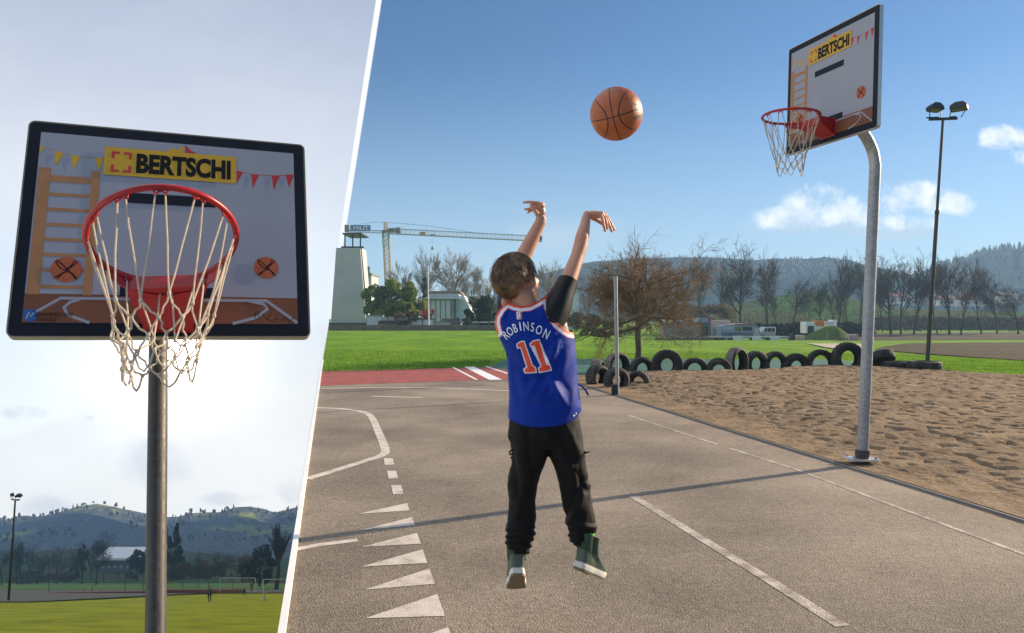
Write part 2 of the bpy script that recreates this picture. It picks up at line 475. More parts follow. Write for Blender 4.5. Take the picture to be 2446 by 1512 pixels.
def strip_grid(name, ds, xs_fn, z_fn, mat, nx):
    vs, fs = [], []
    for d in ds:
        x0, x1 = xs_fn(d)
        for i in range(nx + 1):
            # denser near the left edge
            s = (i / nx) ** 1.6
            x = x0 + (x1 - x0) * s
            vs.append((x, d, z_fn(x, d)))
    for j in range(len(ds) - 1):
        for i in range(nx):
            a = j * (nx + 1) + i
            fs.append([a, a + 1, a + nx + 2, a + nx + 1])
    return MB().add(vs, fs).build(name, mat, fix=False)
ds = [-8, -4, 0, 4, 8, 12, 16, 19, 22] + [22 + 3 * i for i in range(1, 27)] + [110, 125, 150, 180, 220, 270, 330, 420, 520]
meadow = struct(strip_grid('ground', ds, lambda d: (edge(d), max(60.0, 0.9 * d + 60)), lambda x, d: hill_foot(x, d), M['meadow'], 60))

# retaining bank under the open side of the plateau
vs, fs = [], []
for i, d in enumerate(ds):
    x = edge(d); zt = hill_foot(x, d)
    zb = min(zt - 0.3, CH - LH / LN.z - math.tan(PIT) * d - 1.0)
    vs += [(x - 0.003, d, zt - 0.002), (x - 0.25, d, zb)]
    if i: fs.append([2 * i - 2, 2 * i - 1, 2 * i + 1, 2 * i])
struct(MB().add(vs, fs).build('terrain', M['concrete'], fix=False))

def sheet(name, pts, z, mat, parent=None):
    return MB().add([(p[0], p[1], z) for p in pts], [list(range(len(pts)))]).build(name, mat, parent, fix=False)
def kerbx(d): return 1.68 - 0.203 * (d - 12.0)      # edge between court and sand
trk_n = lambda x: 13.9 + (x + 3.5) * (15.36 - 13.9) / 3.43      # near edge of the red track
trk_f = lambda x: 17.45 + (x + 4.34) * (19.4 - 17.45) / 4.25
court_pts = [(edge(-8), -8), (kerbx(-8) + 1, -8)]
court_pts += [(kerbx(d), d) for d in (0, 4, 8, 12, 15.7)]
court_pts += [(0.6, trk_n(0.6)), (edge(13.85), trk_n(edge(13.85)))]
struct(sheet('court', court_pts, 0.004, M['asphalt']))
struct(sheet('running_track', [(edge(13.85), trk_n(edge(13.85))), (1.0, trk_n(1.0)), (1.0, trk_f(0.4)), (edge(17.4), trk_f(edge(17.4)))], 0.007, M['track']))

def gp(px, py):
    d = CH * F / (py - CY); return V(((px - CX) / F * d, d))
struct(sheet('rubber_surface', [(0.52, 15.75), (1.4, 15.75), (9.6, 19.9), (9.6, 22.4), (1.0, 22.6), (-0.2, 22.0), (-0.55, 19.1)], 0.011, M['rubber_green']))
def band(mb, pts, wd, z):
    pts = [V(p) for p in pts]; vs = []
    for i, p in enumerate(pts):
        e = (pts[min(i + 1, len(pts) - 1)] - pts[max(i - 1, 0)]).normalized()
        nrm = V((-e.y, e.x)) * wd / 2
        vs += [(p.x - nrm.x, p.y - nrm.y, z), (p.x + nrm.x, p.y + nrm.y, z)]
    mb.add(vs, [[2 * i, 2 * i + 2, 2 * i + 3, 2 * i + 1] for i in range(len(pts) - 1)])
def bez(p, n=10):                                     # rounded polyline
    p = [V(q) for q in p]; out = []
    for i in range(len(p) - 1):
        p0 = p[max(i - 1, 0)]; p1 = p[i]; p2 = p[i + 1]; p3 = p[min(i + 2, len(p) - 1)]
        for k in range(n):
            s = k / n
            out.append(0.5 * ((2 * p1) + (p2 - p0) * s + (2 * p0 - 5 * p1 + 4 * p2 - p3) * s * s + (3 * p1 - p0 - 3 * p2 + p3) * s ** 3))
    return out + [p[-1]]
mk = MB(); ZL = 0.0060
band(mk, bez([gp(757, 974.8), gp(790, 976), (gp(821, 978)), gp(862, 984), gp(886, 996), gp(905, 1035), gp(919, 1072), gp(913, 1088), gp(860, 1106), gp(800, 1125), gp(733, 1146)]), 0.085, ZL)
for q in ([(916, 1096), (938, 1096), (942, 1111), (919, 1112)], [(924, 1126), (946, 1126), (951, 1144), (928, 1145)], [(934, 1161), (958, 1160), (964, 1181), (939, 1183)]):
    mk.add([(*gp(*p), ZL) for p in q], [[0, 1, 2, 3]])
for q in ([(375, 880), (640, 822), (652, 862)], [(380, 970), (665, 897), (680, 940)], [(395, 1057), (692, 982), (712, 1040)], [(395, 1163), (722, 1070), (747, 1143)], [(410, 1287), (758, 1173), (787, 1255)], [(415, 1440), (800, 1310), (842, 1428)], [(420, 1640), (858, 1488), (905, 1640)]):
    mk.add([(*gp(686.7 + x * 0.4472, 836 + y * 0.4472), ZL) for x, y in q], [[0, 1, 2]])
band(mk, [gp(706, 1314.8), gp(760, 1304), gp(854, 1292)], 0.06, ZL)
band(mk, [gp(768, 928.5), gp(900, 926.5), gp(1050, 927), gp(1215, 934), gp(1380, 942)], 0.09, ZL)
band(mk, [gp(885, 947), gp(1008, 950.5)], 0.09, ZL)
struct(mk.build('line_markings', M['line'], smooth_=False)); mk = MB()
band(mk, [(0.855, 5.36), (1.234, 3.69), (1.36, 3.1)], 0.065, ZL)
band(mk, [(1.50, 9.75), (1.577, 9.4), (2.05, 7.5)], 0.045, ZL)
band(mk, [(2.1, 7.3), (2.368, 6.295), (2.72, 4.2), (2.9, 3.2)], 0.04, ZL)
struct(mk.build('line_markings', M['line_faded'], smooth_=False))
tl = MB()
for a, b, wd in (((1081, 877.5), (1139, 908), 0.06), ((1120, 876.5), (1184, 908), 0.26), ((1159, 875), (1214, 893.5), 0.07)):
    band(tl, [gp(*a), gp(*b)], wd, 0.0088)
struct(tl.build('track_markings', M['white'], smooth_=False))
# divider line continued: white strip added along the open side of the court
eb = MB()
dd = [-1 + 0.8 * i for i in range(30)]
ring = []
for d in dd:
    x = edge(d)
    ring.append([V((x - 0.010, d, -0.03)), V((x + 0.020, d, -0.03)), V((x + 0.020, d, 0.026)), V((x - 0.010, d, 0.026))])
eb.rings(ring)
tag(eb.build('divider_strip', M['white'], smooth_=False), 'added white divider strip along the open left side of the court', 'kerb')

# sand pit, raked into footprints
def sand_h(x, d):
    p = V((x * 4.6, d * 4.2, 0))
    h = mnoise.noise(p * .35) * 0.02 + (mnoise.noise(p) * 0.013 + mnoise.noise(p * 2.1 + V((7, 1, 0))) * 0.013 + mnoise.noise(p * 4.2) * 0.010) * (.75 + .6 * mnoise.noise(p * .28 + V((2, 9, 4))))
    c = mnoise.noise(V((x * 8.0, d * 6.5, 3.0)))
    if c > 0.18: h -= min(0.032, (c - 0.18) * 0.15)       # scuffs and footprints
    return h
def sand_far(x): return 16.35 + 0.30 * smooth(2.0, 4.0, x) + 1.65 * smooth(5.0, 8.0, x) - 3.3 * smooth(8.2, 10.6, x)
vs, fs = [], []
NY = 620; NXS = 480
for j in range(NY + 1):
    s = j / NY
    for i in range(NXS + 1):
        q = i / NXS
        x_off = (q ** 1.25) * 11.5
        dfar = sand_far(0.9 + x_off)
        d = 1.5 + (dfar - 1.5) * (s ** 0.72 if False else s)
        x = kerbx(d) + 0.055 + x_off
        e = smooth(0, 0.25, x_off) * smooth(0, 0.25, dfar - d)
        z = 0.012 + (sand_h(x, d) + 0.10 * smooth(0.3, 2.0, x_off)) * e + 0.004
        z = max(z, .011)
        if x_off > 11.4 or dfar - d < 0.01: z = -0.02
        vs.append((x, d, z))
for j in range(NY):
    for i in range(NXS):
        a = j * (NXS + 1) + i
        fs.append([a, a + 1, a + NXS + 2, a + NXS + 1])
struct(MB().add(vs, fs).build('sand', M['sand'], fix=False))
kb = MB(); ring = []
for d in [1.0 + i * 0.75 for i in range(20)] + [15.7]:
    x = kerbx(d)
    ring.append([V((x, d, -0.05)), V((x + 0.030, d, -0.05)), V((x + 0.030, d, 0.016)), V((x + 0.026, d, 0.019)), V((x + 0.004, d, 0.019)), V((x, d, 0.016))])
kb.rings(ring)
tag(kb.build('sand_pit_kerb', M['kerb_grey'], smooth_=False), 'low grey kerb between the asphalt court and the sand pit', 'kerb')

# fields beyond the meadow on the right
def patch(name, low, up, mat, nx=40, ny=14, lift=0.03):
    def interp(lst, s):
        s *= len(lst) - 1; i = min(int(s), len(lst) - 2); f = s - i
        return V(lst[i]).lerp(V(lst[i + 1]), f)
    vs, fs = [], []
    for j in range(ny + 1):
        for i in range(nx + 1):
            a = ground(*interp(low, i / nx)); b = ground(*interp(up, i / nx))
            p = a.lerp(b, j / ny)
            vs.append((p.x, p.y, hill_foot(p.x, p.y) + lift))
    for j in range(ny):
        for i in range(nx):
            a = j * (nx + 1) + i
            fs.append([a, a + 1, a + nx + 2, a + nx + 1])
    return struct(MB().add(vs, fs).build(name, mat, fix=False))
patch('ploughed_field', [(2090, 836), (2200, 846), (2446, 863), (2700, 872)], [(2105, 830), (2160, 821), (2446, 817.5), (2700, 816)], M['soil'])
patch('ploughed_field', [(1990, 814), (2150, 813), (2446, 812), (2800, 811)], [(2010, 795), (2150, 795), (2446, 794), (2800, 794)], M['soil'])
patch('gravel_path', [(1940, 824), (1975, 832), (2020, 837), (2060, 837)], [(1925, 821), (1960, 822), (2045, 822), (2075, 824)], M['gravel'], 16, 6, 0.05)

# short grass blades where the meadow is near enough to show them
random.seed(11)
gb = MB(); vs, fs, mi = [], [], []
def blade_patch(n, fn):
    for _ in range(n):
        x, d = fn()
        z = hill_foot(x, d)
        h = random.uniform(0.02, 0.055); a = random.uniform(0, 6.28); wd = random.uniform(0.006, 0.014)
        lx, ly = random.uniform(-.4, .4) * h, random.uniform(-.4, .4) * h
        b = len(vs)
        vs.extend([(x - math.cos(a) * wd, d - math.sin(a) * wd, z), (x + math.cos(a) * wd, d + math.sin(a) * wd, z), (x + lx, d + ly, z + h)])
        fs.append([b, b + 1, b + 2])
def f1():
    while True:
        d = 17.6 + 12 * random.random() ** 1.7; x = random.uniform(edge(d) + 0.05, 14.5)
        if x < 0.2 and d < trk_f(x) - 0.02: continue
        if -0.6 < x < 9.7 and d < 22.5: continue
        if x > 9 and d < 18: continue
        return x, d
def f2():
    d = 14.2 + 6 * random.random() ** 1.4
    return random.uniform(9.2, 15.0), max(d, sand_far(10.5) - 0.05)
blade_patch(60000, f1); blade_patch(16000, f2)
o = MB().add(vs, fs).build('grass', leafmat('grass_blades', (0.09, 0.20, 0.012), (0.20, 0.36, 0.03), 0.45), fix=False); o['kind'] = 'stuff'
# ---------------------------------------------------------------- basketball hoops
def text_faces(s, size, xscale=1.0, extra=0.0):
    cu = bpy.data.curves.new('lettering', 'FONT'); cu.body = s; cu.size = size
    cu.align_x = 'CENTER'; cu.align_y = 'CENTER'; cu.resolution_u = 4; cu.offset = extra
    o = bpy.data.objects.new('lettering', cu); COL.objects.link(o)
    dg = bpy.context.evaluated_depsgraph_get(); dg.update()
    me = bpy.data.meshes.new_from_object(o.evaluated_get(dg))
    vs = [(v.co.x * xscale, v.co.y) for v in me.vertices]; fs = [list(p.vertices) for p in me.polygons]
    bpy.data.objects.remove(o); bpy.data.curves.remove(cu); bpy.data.meshes.remove(me)
    return vs, fs
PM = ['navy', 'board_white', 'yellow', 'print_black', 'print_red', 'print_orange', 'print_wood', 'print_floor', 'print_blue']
def printed_face(W, H):
    mb = MB()
    def lay(pts, mi, k):
        mb.add([((u - .5) * W, -0.0012 - 0.0006 * k, v * H) for u, v in pts], [list(range(len(pts)))], PM.index(mi))
    def rect(u0, v0, u1, v1, mi, k): lay([(u0, v0), (u1, v0), (u1, v1), (u0, v1)], mi, k)
    def line(pts, wd, mi, k, closed=False):
        q = [V((u * W, v * H)) for u, v in pts]; vs = []
        for i, p in enumerate(q):
            e = (q[min(i + 1, len(q) - 1)] - q[max(i - 1, 0)]).normalized(); n = V((-e.y, e.x)) * wd / 2
            vs += [((p + n).x / W, (p + n).y / H), ((p - n).x / W, (p - n).y / H)]
        for i in range(len(q) - 1):
            lay([vs[2 * i], vs[2 * i + 1], vs[2 * i + 3], vs[2 * i + 2]], mi, k)
    def txt(s, u, v, size, mi, k, xs=1.0, rot=0.0, extra=0.0):
        vs, fs = text_faces(s, size, xs, extra); c, n = math.cos(rot), math.sin(rot)
        mb.add([((u - .5) * W + x * c - y * n, -0.0012 - 0.0006 * k, v * H + x * n + y * c) for x, y in vs], fs, PM.index(mi))
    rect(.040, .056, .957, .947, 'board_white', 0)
    # wall bars of the painted gym
    rect(.045, .178, .083, .770, 'print_wood', 2)
    rect(.217, .178, .246, .770, 'print_wood', 2)
    for v0, v1 in ((.702, .735), (.634, .650), (.562, .578), (.490, .506), (.420, .436), (.350, .366), (.280, .296), (.205, .221)):
        rect(.078, v0, .222, v1, 'print_wood', 1)
    # painted floor with court lines
    rect(.040, .056, .957, .182, 'print_floor', 1)
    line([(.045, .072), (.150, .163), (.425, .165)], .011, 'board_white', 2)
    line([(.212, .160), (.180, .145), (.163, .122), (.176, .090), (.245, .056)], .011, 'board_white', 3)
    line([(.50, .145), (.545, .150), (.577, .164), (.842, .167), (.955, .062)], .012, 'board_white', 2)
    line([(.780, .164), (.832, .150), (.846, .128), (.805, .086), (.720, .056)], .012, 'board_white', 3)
    # aiming rectangle
    for a in ((.335, .622, .655, .672), (.335, .175, .655, .222)): rect(*a, 'navy', 4)
    # bunting
    line([(.040, .876), (.10, .850), (.17, .836), (.256, .838)], .0025, 'print_wood', 1)
    line([(.73, .826), (.80, .812), (.88, .814), (.957, .828)], .0025, 'print_red', 1)
    for p in ([(.089, .856), (.121, .847), (.097, .782)], [(.144, .842), (.174, .838), (.157, .763)], [(.222, .837), (.254, .838), (.241, .769)], [(.042, .876), (.057, .870), (.044, .837)]): lay(p, 'yellow', 2)
    for p in ([(.733, .826), (.757, .822), (.734, .757)], [(.789, .814), (.819, .812), (.793, .737)], [(.868, .814), (.900, .815), (.875, .736)], [(.923, .820), (.956, .827), (.936, .754)]): lay(p, 'print_red', 2)
    lay([(.470, .898), (.495, .922), (.508, .912), (.535, .940), (.531, .894)], 'yellow', 2)
    lay([(.538, .944), (.560, .915), (.582, .904), (.560, .895), (.540, .894)], 'print_red', 2)
    # name banner
    rect(.256, .755, .731, .898, 'yellow', 5)
    a, b, c, d, q, l = .280, .350, .771, .876, .010, .028
    for (cx, cy, sx, sy) in ((a, d, 1, -1), (b, d, -1, -1), (a, c, 1, 1), (b, c, -1, 1)):
        lay([(cx, cy), (cx + sx * l, cy), (cx + sx * l, cy + sy * q * 1.2), (cx + sx * q, cy + sy * q * 1.2), (cx + sx * q, cy + sy * l * 1.3), (cx, cy + sy * l * 1.3)][::(1 if sx * sy > 0 else -1)], 'print_red', 6)
    vs, fs = text_faces('BERTSCHI', .10, 1, .0048)
    x0, x1 = min(v[0] for v in vs), max(v[0] for v in vs); z0, z1 = min(v[1] for v in vs), max(v[1] for v in vs)
    mb.add([((.367 + (.710 - .367) * (x - x0) / (x1 - x0) - .5) * W, -0.0012 - 0.0036, (.772 + .104 * (z - z0) / (z1 - z0)) * H) for x, z in vs], fs, PM.index('print_black'))
    # two printed balls
    for (u, v, r) in ((.160, .291, .049), (.842, .329, .046)):
        lay([(u + r * math.cos(t_ * math.pi / 16), v + r * W / H * math.sin(t_ * math.pi / 16)) for t_ in range(32)], 'print_orange', 5)
        def arc(f, n=12): return [(u + r * x, v + r * W / H * y) for x, y in (f(-1 + 2 * i / n) for i in range(n + 1))]
        line(arc(lambda s: (s * .72, s * .68 - .12 * (1 - s * s))), .004, 'print_black', 6)
        line(arc(lambda s: (s * -.66 + .1 * (1 - s * s), s * .74)), .004, 'print_black', 7)
        line(arc(lambda s: (s * .62 - .1, .72 - .75 * (1 - s * s) + .05 * s)), .004, 'print_black', 7)
        line(arc(lambda s: (s * .62 + .1, -.74 + .55 * (1 - s * s))), .004, 'print_black', 7)
    # small badge and signatures along the lower edge
    lay([(.044, .110), (.079, .110), (.083, .075), (.074, .060), (.052, .060), (.044, .075)], 'print_blue', 5)
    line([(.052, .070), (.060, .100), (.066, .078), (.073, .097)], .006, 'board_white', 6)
    txt('Talwiesenstrasse', .130, .093, .030, 'print_black', 5, .62); txt('Thesaur', .112, .071, .030, 'print_black', 5, .7)
    line([(.800, .112), (.815, .113), (.812, .075), (.800, .080), (.800, .112)], .002, 'print_black', 5)
    line([(.825, .105), (.845, .070), (.860, .110), (.840, .080), (.870, .064), (.880, .095), (.868, .078), (.90, .074), (.91, .092), (.925, .070), (.945, .088)], .0025, 'print_black', 5)
    return mb
def net_mesh(r0, drop, seed, cord=0.0032):
    rnd = random.Random(seed); mb = MB(); n = 12
    lev = [(0.0, r0), (-.21, .150), (-.275, .128), (-.335, .113), (-.385, .106)]
    k = drop / 0.43
    nodes = []
    for li, (z, r) in enumerate(lev):
        row = []
        for i in range(n):
            a = 2 * math.pi * (i + .5 * (li % 2)) / n + (rnd.uniform(-.09, .09) if li else 0)
            rr = r * (1 + (rnd.uniform(-.10, .10) if li else 0))
            row.append(V((math.cos(a) * rr, math.sin(a) * rr, (z + (rnd.uniform(-.018, .018) if li else 0)) * k)))
        nodes.append(row)
    def cordp(a, b, sag=.012):
        pts = []
        for s in (0, .25, .5, .75, 1):
            p = a.lerp(b, s); bl = 4 * s * (1 - s)
            pts.append(p + V((rnd.uniform(-1, 1), rnd.uniform(-1, 1), -1)) * sag * bl * rnd.uniform(.2, 1))
        mb.tube(pts, cord, 6)
    for li in range(len(lev) - 1):
        for i in range(n):
            j = i - 1 if li % 2 == 0 else i + 1
            a = nodes[li][i]
            for q in (i, j):
                b = nodes[li + 1][q % n]
                s0 = a
                if li == 0: s0 = a + V((-a.y, a.x, 0)).normalized() * (.014 if q == i else -.014)
                cordp(s0, b, .004 if li == 0 else .010)
    for i in range(n):                                   # hanging end loops
        if i % 2 == 0 or rnd.random() < .4:
            a, b = nodes[-1][i], nodes[-1][(i + 1) % n]; m = (a + b) / 2 + V((0, 0, -.055 * k * rnd.uniform(.6, 1.2)))
            mb.tube([a, a.lerp(m, .5) + V((0, 0, -.012)), m, m.lerp(b, .5) + V((0, 0, -.012)), b], cord, 6)
    for row in nodes[1:]:
        for p in row: mb.ball(p, (cord * 1.9, cord * 1.9, cord * 2.3), 8, 6)
    return mb
def rounded_rect(W, H, r, n=5):
    out = []
    for cx, cz, a0 in ((W / 2 - r, H - r, 0), (-W / 2 + r, H - r, 90), (-W / 2 + r, r, 180), (W / 2 - r, r, 270)):
        for i in range(n + 1):
            a = R(a0 + 90 * i / n); out.append((cx + r * math.cos(a), cz + r * math.sin(a)))
    return out
def hoop(name, label, Rm, T, W, H, a, e, tl, rl, seed, ring_drop=.43, tube_r=.0105, thick=.036):
    root = empty(name); tag(root, label, 'basketball hoop', 'basketball hoops')
    root.matrix_world = Matrix.Translation(T) @ Rm.to_4x4()
    # board
    mb = MB(); o = rounded_rect(W, H, .02)
    mb.rings([[V((x, .004, z)) for x, z in o], [V((x, 0, z)) for x, z in offset_poly(o, -.003)], [V((x, thick * .45, z)) for x, z in offset_poly(o, -.003)]], 0, caps=False)
    n = len(o)
    mb.add([(x, 0, z) for x, z in offset_poly(o, -.003)], [list(range(n))])
    bd = mb.build('backboard', [M['navy']], root, angle=35)
    mb = MB()
    mb.rings([[V((x, .003, z)) for x, z in offset_poly(o, .0)], [V((x, .001, z)) for x, z in offset_poly(o, .004)], [V((x, thick, z)) for x, z in offset_poly(o, .004)], [V((x, thick, z)) for x, z in offset_poly(o, -.004)]], 0, caps=True)
    mb.build('edge_frame', [M['ply'] if seed == 1 else M['alu']], bd, angle=35)
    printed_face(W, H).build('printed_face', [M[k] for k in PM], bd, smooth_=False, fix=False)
    # rim
    piv = Matrix.Translation((0, -a, e)) @ Matrix.Rotation(tl, 4, 'X') @ Matrix.Rotation(rl, 4, 'Y')
    Rr = Matrix.Translation((0, 0, e)) @ Matrix.Rotation(tl, 4, 'X') @ Matrix.Rotation(rl, 4, 'Y') @ Matrix.Translation((0, -a - .225, 0))
    mb = MB(); r = .225
    mb.tube([Rr @ V((r * math.cos(i * math.pi / 40), r * math.sin(i * math.pi / 40), 0)) for i in range(80)], tube_r, 12, closed=True)
    rimo = mb.build('rim', M['rim_red'], root, angle=60)
    mb = MB(); inner, outer = [], []
    for i in range(25):                                  # apron under the rear of the ring
        t_ = R(25 + 130 * i / 24); hh = .018 + .045 * math.sin(math.pi * i / 24) ** .6
        c = V((math.cos(t_), math.sin(t_), 0))
        inner.append([Rr @ (c * (r - .002) + V((0, 0, -.004))), Rr @ (c * (r + .004) + V((0, 0, -.004))), Rr @ (c * (r + .004) + V((0, 0, -hh))), Rr @ (c * (r - .002) + V((0, 0, -hh)))])
    mb.rings(inner)
    y0 = -.003; bd_ = min(.135, e - .012)
    back = [V((-.085, y0, e + .012)), V((.085, y0, e + .012)), V((.085, y0, e - bd_)), V((-.085, y0, e - bd_))]
    mb.prism(back, (0, -.007, 0))
    q0 = [Rr @ V((-.13, .190, -.002)), Rr @ V((.13, .190, -.002)), Rr @ V((.13, .190, -.056)), Rr @ V((-.13, .190, -.056))]
    q1 = [V((-.075, y0 - .008, e + .008)), V((.075, y0 - .008, e + .008)), V((.075, y0 - .008, e - bd_ * .9)), V((-.075, y0 - .008, e - bd_ * .9))]
    mb.rings([q0, q1])
    for sx in (-.055, .055):
        for dz in (-.015, -bd_ * .78): mb.ball((sx, y0 - .009, e + dz), (.009, .006, .009), 8, 6)
    mb.build('mounting_bracket', M['rim_red'], rimo, angle=35)
    for i in range(12):
        mb = MB(); t_ = 2 * math.pi * i / 12; c = V((math.cos(t_), math.sin(t_), 0)); s = V((-c.y, c.x, 0))
        mb.tube([Rr @ (c * (r - .006) + s * x + V((0, 0, z))) for x, z in ((-.020, -.006), (-.018, -.024), (-.008, -.016), (0, -.010), (.008, -.016), (.018, -.024), (.020, -.006))], .0034, 6)
        mb.build('net_hook', M['rim_red'], rimo)
    # net hangs down whatever the ring's tilt
    nm = net_mesh(r - .008, ring_drop, seed)
    vs = []
    for p in nm.v:
        p = V(p); ring_p = Rr @ V((p.x, p.y, 0)); k = max(0, 1 + p.z / .2)
        flat = V((p.x, -a - .225 + p.y, e)); f = ring_p.lerp(flat, 1 - k)
        c = Rr @ V((0, 0, 0))
        vs.append((f.x, f.y, (ring_p.z if k > 0 else flat.z) * k + (1 - k) * (e + (ring_p.z - e) * .35) + p.z - .018))
    nm.v = vs
    nm.build('net', M['cord'], root)
    return root
def hoop_pole(root, pts, rad, mat, n=20):
    inv = root.matrix_world.inverted()
    return MB().tube([inv @ V(p) for p in pts], rad, n).build('pole', mat, root)
def rotm(a, b, c): return Matrix.Rotation(a, 3, 'Z') @ Matrix.Rotation(b, 3, 'X') @ Matrix.Rotation(c, 3, 'Y')
def arc_pts(p, n=8): return [V(q) for q in bez3(p, n)]
def bez3(p, n=8):
    p = [V(q) for q in p]; out = []
    for i in range(len(p) - 1):
        p0 = p[max(i - 1, 0)]; p1 = p[i]; p2 = p[i + 1]; p3 = p[min(i + 2, len(p) - 1)]
        for k in range(n):
            s = k / n
            out.append(0.5 * ((2 * p1) + (p2 - p0) * s + (2 * p0 - 5 * p1 + 4 * p2 - p3) * s * s + (3 * p1 - p0 - 3 * p2 + p3) * s ** 3))
    return out + [p[-1]]
hr = hoop('basketball_hoop', 'hoop on a galvanised gooseneck pole in the sand behind the asphalt court, board seen side-on', rotm(-1.247, -.036, -.005), V((2.654, 6.334, CH + 1.466)), 1.058, .962, .154, .171, 0, 0, 3, .455)
bpy.context.view_layer.update()
b0 = V((3.02, 6.5, 0.0)); b1 = V((3.125, 6.49, 2.52))
po = hoop_pole(hr, [b0, b0.lerp(b1, .5), b1] + bez3([b1 + V((.003, 0, .06)), V((3.10, 6.49, 2.72)), V((3.00, 6.45, 2.86)), V((2.86, 6.40, 2.93)), V((2.74, 6.37, 2.95))], 6), .047, M['galv'])
inv = hr.matrix_world.inverted()
mb = MB().tube([inv @ (b0 + V((0, 0, -.02))), inv @ (b0 + V((.004, 0, .13)))], .060, 20)
mb.build('base_sleeve', M['galv_dark'], po)
mb = MB()
pl = [(b0.x - .13, 6.42), (b0.x + .09, 6.39), (b0.x + .13, 6.47), (b0.x + .11, 6.60), (b0.x - .13, 6.60)]
mb.prism([inv @ V((x, y, .045)) for x, y in pl], inv.to_3x3() @ V((0, 0, .014)))
for x, y in ((-.10, -.06), (.08, -.08), (.09, .075), (-.10, .075)):
    mb.tube([inv @ (b0 + V((x, y, .05))), inv @ (b0 + V((x, y, .085)))], .012, 6)
mb.build('base_plate', M['alu'], po, angle=30)
mb = MB()
for sx in (-.2, .2): mb.box((sx, .036 + .02, .50), (.04, .04, .62))
mb.box((0, .036 + .06, .42), (.52, .04, .09)); mb.box((0, .036 + .06, .62), (.52, .04, .09)); mb.box((0, .08, .52), (.14, .06, .26))
mb.build('board_brace', M['galv'], hr, smooth_=False)

hl = hoop('basketball_hoop', 'hoop close overhead against the bright sky at the left, red ring seen from below', rotm(.376, -.358, .011), V((-1.257, 2.755, CH - .071)), 1.005, .863, .184, .086, -.302, -.088, 1, .385)
bpy.context.view_layer.update()
lt = V((-1.497, 3.19, CH - .10)); upl = V((-.146, .33, .933)).normalized()
lb = lt - upl * 2.9
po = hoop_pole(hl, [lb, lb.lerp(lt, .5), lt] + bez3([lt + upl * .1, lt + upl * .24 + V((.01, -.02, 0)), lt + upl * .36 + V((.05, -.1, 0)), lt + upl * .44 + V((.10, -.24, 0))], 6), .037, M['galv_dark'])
mb = MB()
for sx in (-.2, .2): mb.box((sx, .036 + .02, .45), (.04, .04, .55))
mb.box((0, .036 + .06, .40), (.52, .04, .09)); mb.box((0, .036 + .06, .56), (.52, .04, .09)); mb.box((0, .10, .46), (.12, .12, .24))
mb.build('board_brace', M['galv'], hl, smooth_=False)

# ---------------------------------------------------------------- tyres round the sand pit
def tyremat():
    m, t, b = newmat('old_tyre_rubber'); co = t.node('ShaderNodeTexCoord').outputs['Object']
    rnd_ = t.node('ShaderNodeObjectInfo').outputs['Random']
    n = t.noise(t.vmath('ADD', co, t.node('ShaderNodeCombineXYZ', {0: t.math('MULTIPLY', rnd_, 9.0)}).outputs[0]), 5, 6, .7); f = t.noise(co, 45, 3)
    dust = t.math('MULTIPLY', t.ss(n, .46, .70), t.math('ADD', .25, t.math('MULTIPLY', rnd_, .6)))
    t.put(b.inputs['Base Color'], t.mix(dust, t.ramp(f, [(.3, (.010, .010, .010)), (.7, (.026, .025, .024))]), (.15, .12, .09)))
    b.inputs['Roughness'].default_value = .8
    t.put(b.inputs['Normal'], t.bump(f, .35, .006)); return m
M['tyre'] = tyremat()
M['tyre_dusty'] = plain('dusty_tyre_tread', (0.17, 0.14, 0.11), 0.9, var=0.45, scale=14, bump=0.5, bscale=60)
def tyre_mesh(Ro, Ri, wd, tread='tyre'):
    h = wd / 2
    prof = [(Ri, -h * .62), (Ri + .02, -h * .75), (Ri + (Ro - Ri) * .5, -h * 1.02), (Ro - .035, -h * .93), (Ro - .008, -h * .78),
            (Ro, -h * .5), (Ro - .008, -h * .46), (Ro, -h * .2), (Ro, h * .2), (Ro - .008, h * .46), (Ro, h * .5),
            (Ro - .008, h * .78), (Ro - .035, h * .93), (Ri + (Ro - Ri) * .5, h * 1.02), (Ri + .02, h * .75), (Ri, h * .62), (Ri + .03, h * .5), (Ro - .05, h * .55), (Ro - .05, -h * .55), (Ri + .03, -h * .5)]
    mb = MB(); n = 72
    mb.lathe(prof, n, 0, lambda k, r, y: (-.010 if k % 3 == 0 and r > Ro - .03 else 0))
    m = len(prof)
    for i, f in enumerate(mb.f):
        j = i % m
        if 4 <= j <= 10: mb.m[i] = 1
    return mb
def tyre(label, px, py, Ro, ratio, wd, yaw, sink, tread='tyre', tilt=0.0, flat=False, face=1.0):
    d = CH * F / (py - CY); x = (px - CX) / F * d
    mb = tyre_mesh(Ro, Ro * ratio, wd)
    o = mb.build('tyre', [M['tyre'], M[tread]], angle=35)
    if flat: o.rotation_euler = (R(90 + tilt), 0, R(yaw)); z = wd / 2 - sink + .075
    else: o.rotation_euler = (R(tilt), 0, R(yaw)); z = Ro - sink
    o.location = (x, d, z)
    tag(o, label, 'tyre', 'old tyres bordering the sand pit')
    return o
T = tyre
T('upright black tyre turned showing its broad tread, leftmost of the front three tyres', 1428, 918, .235, .52, .26, 38, .10)
T('half-buried black tyre arch standing directly behind the thin steel post', 1473, 926, .235, .50, .22, 22, .10)
T('half-buried tyre arch rightmost in the front group of three, right of the thin post', 1526, 920, .235, .52, .24, -28, .19)
T('worn pale-treaded upright tyre behind the front three, left of the tree trunk', 1475, 889, .31, .66, .26, 32, .16, 'tyre_dusty')
T('low grey tyre end peeking out behind the leftmost front tyre', 1427, 894, .22, .55, .24, 70, .11, 'tyre_dusty')
T('half-buried black tyre just below the bushy tree trunk, left of the largest left tyre', 1534, 894, .29, .56, .22, 18, .19)
T('large nearly whole black tyre standing right of the bushy tree trunk', 1593, 895.5, .345, .44, .22, 4, .13)
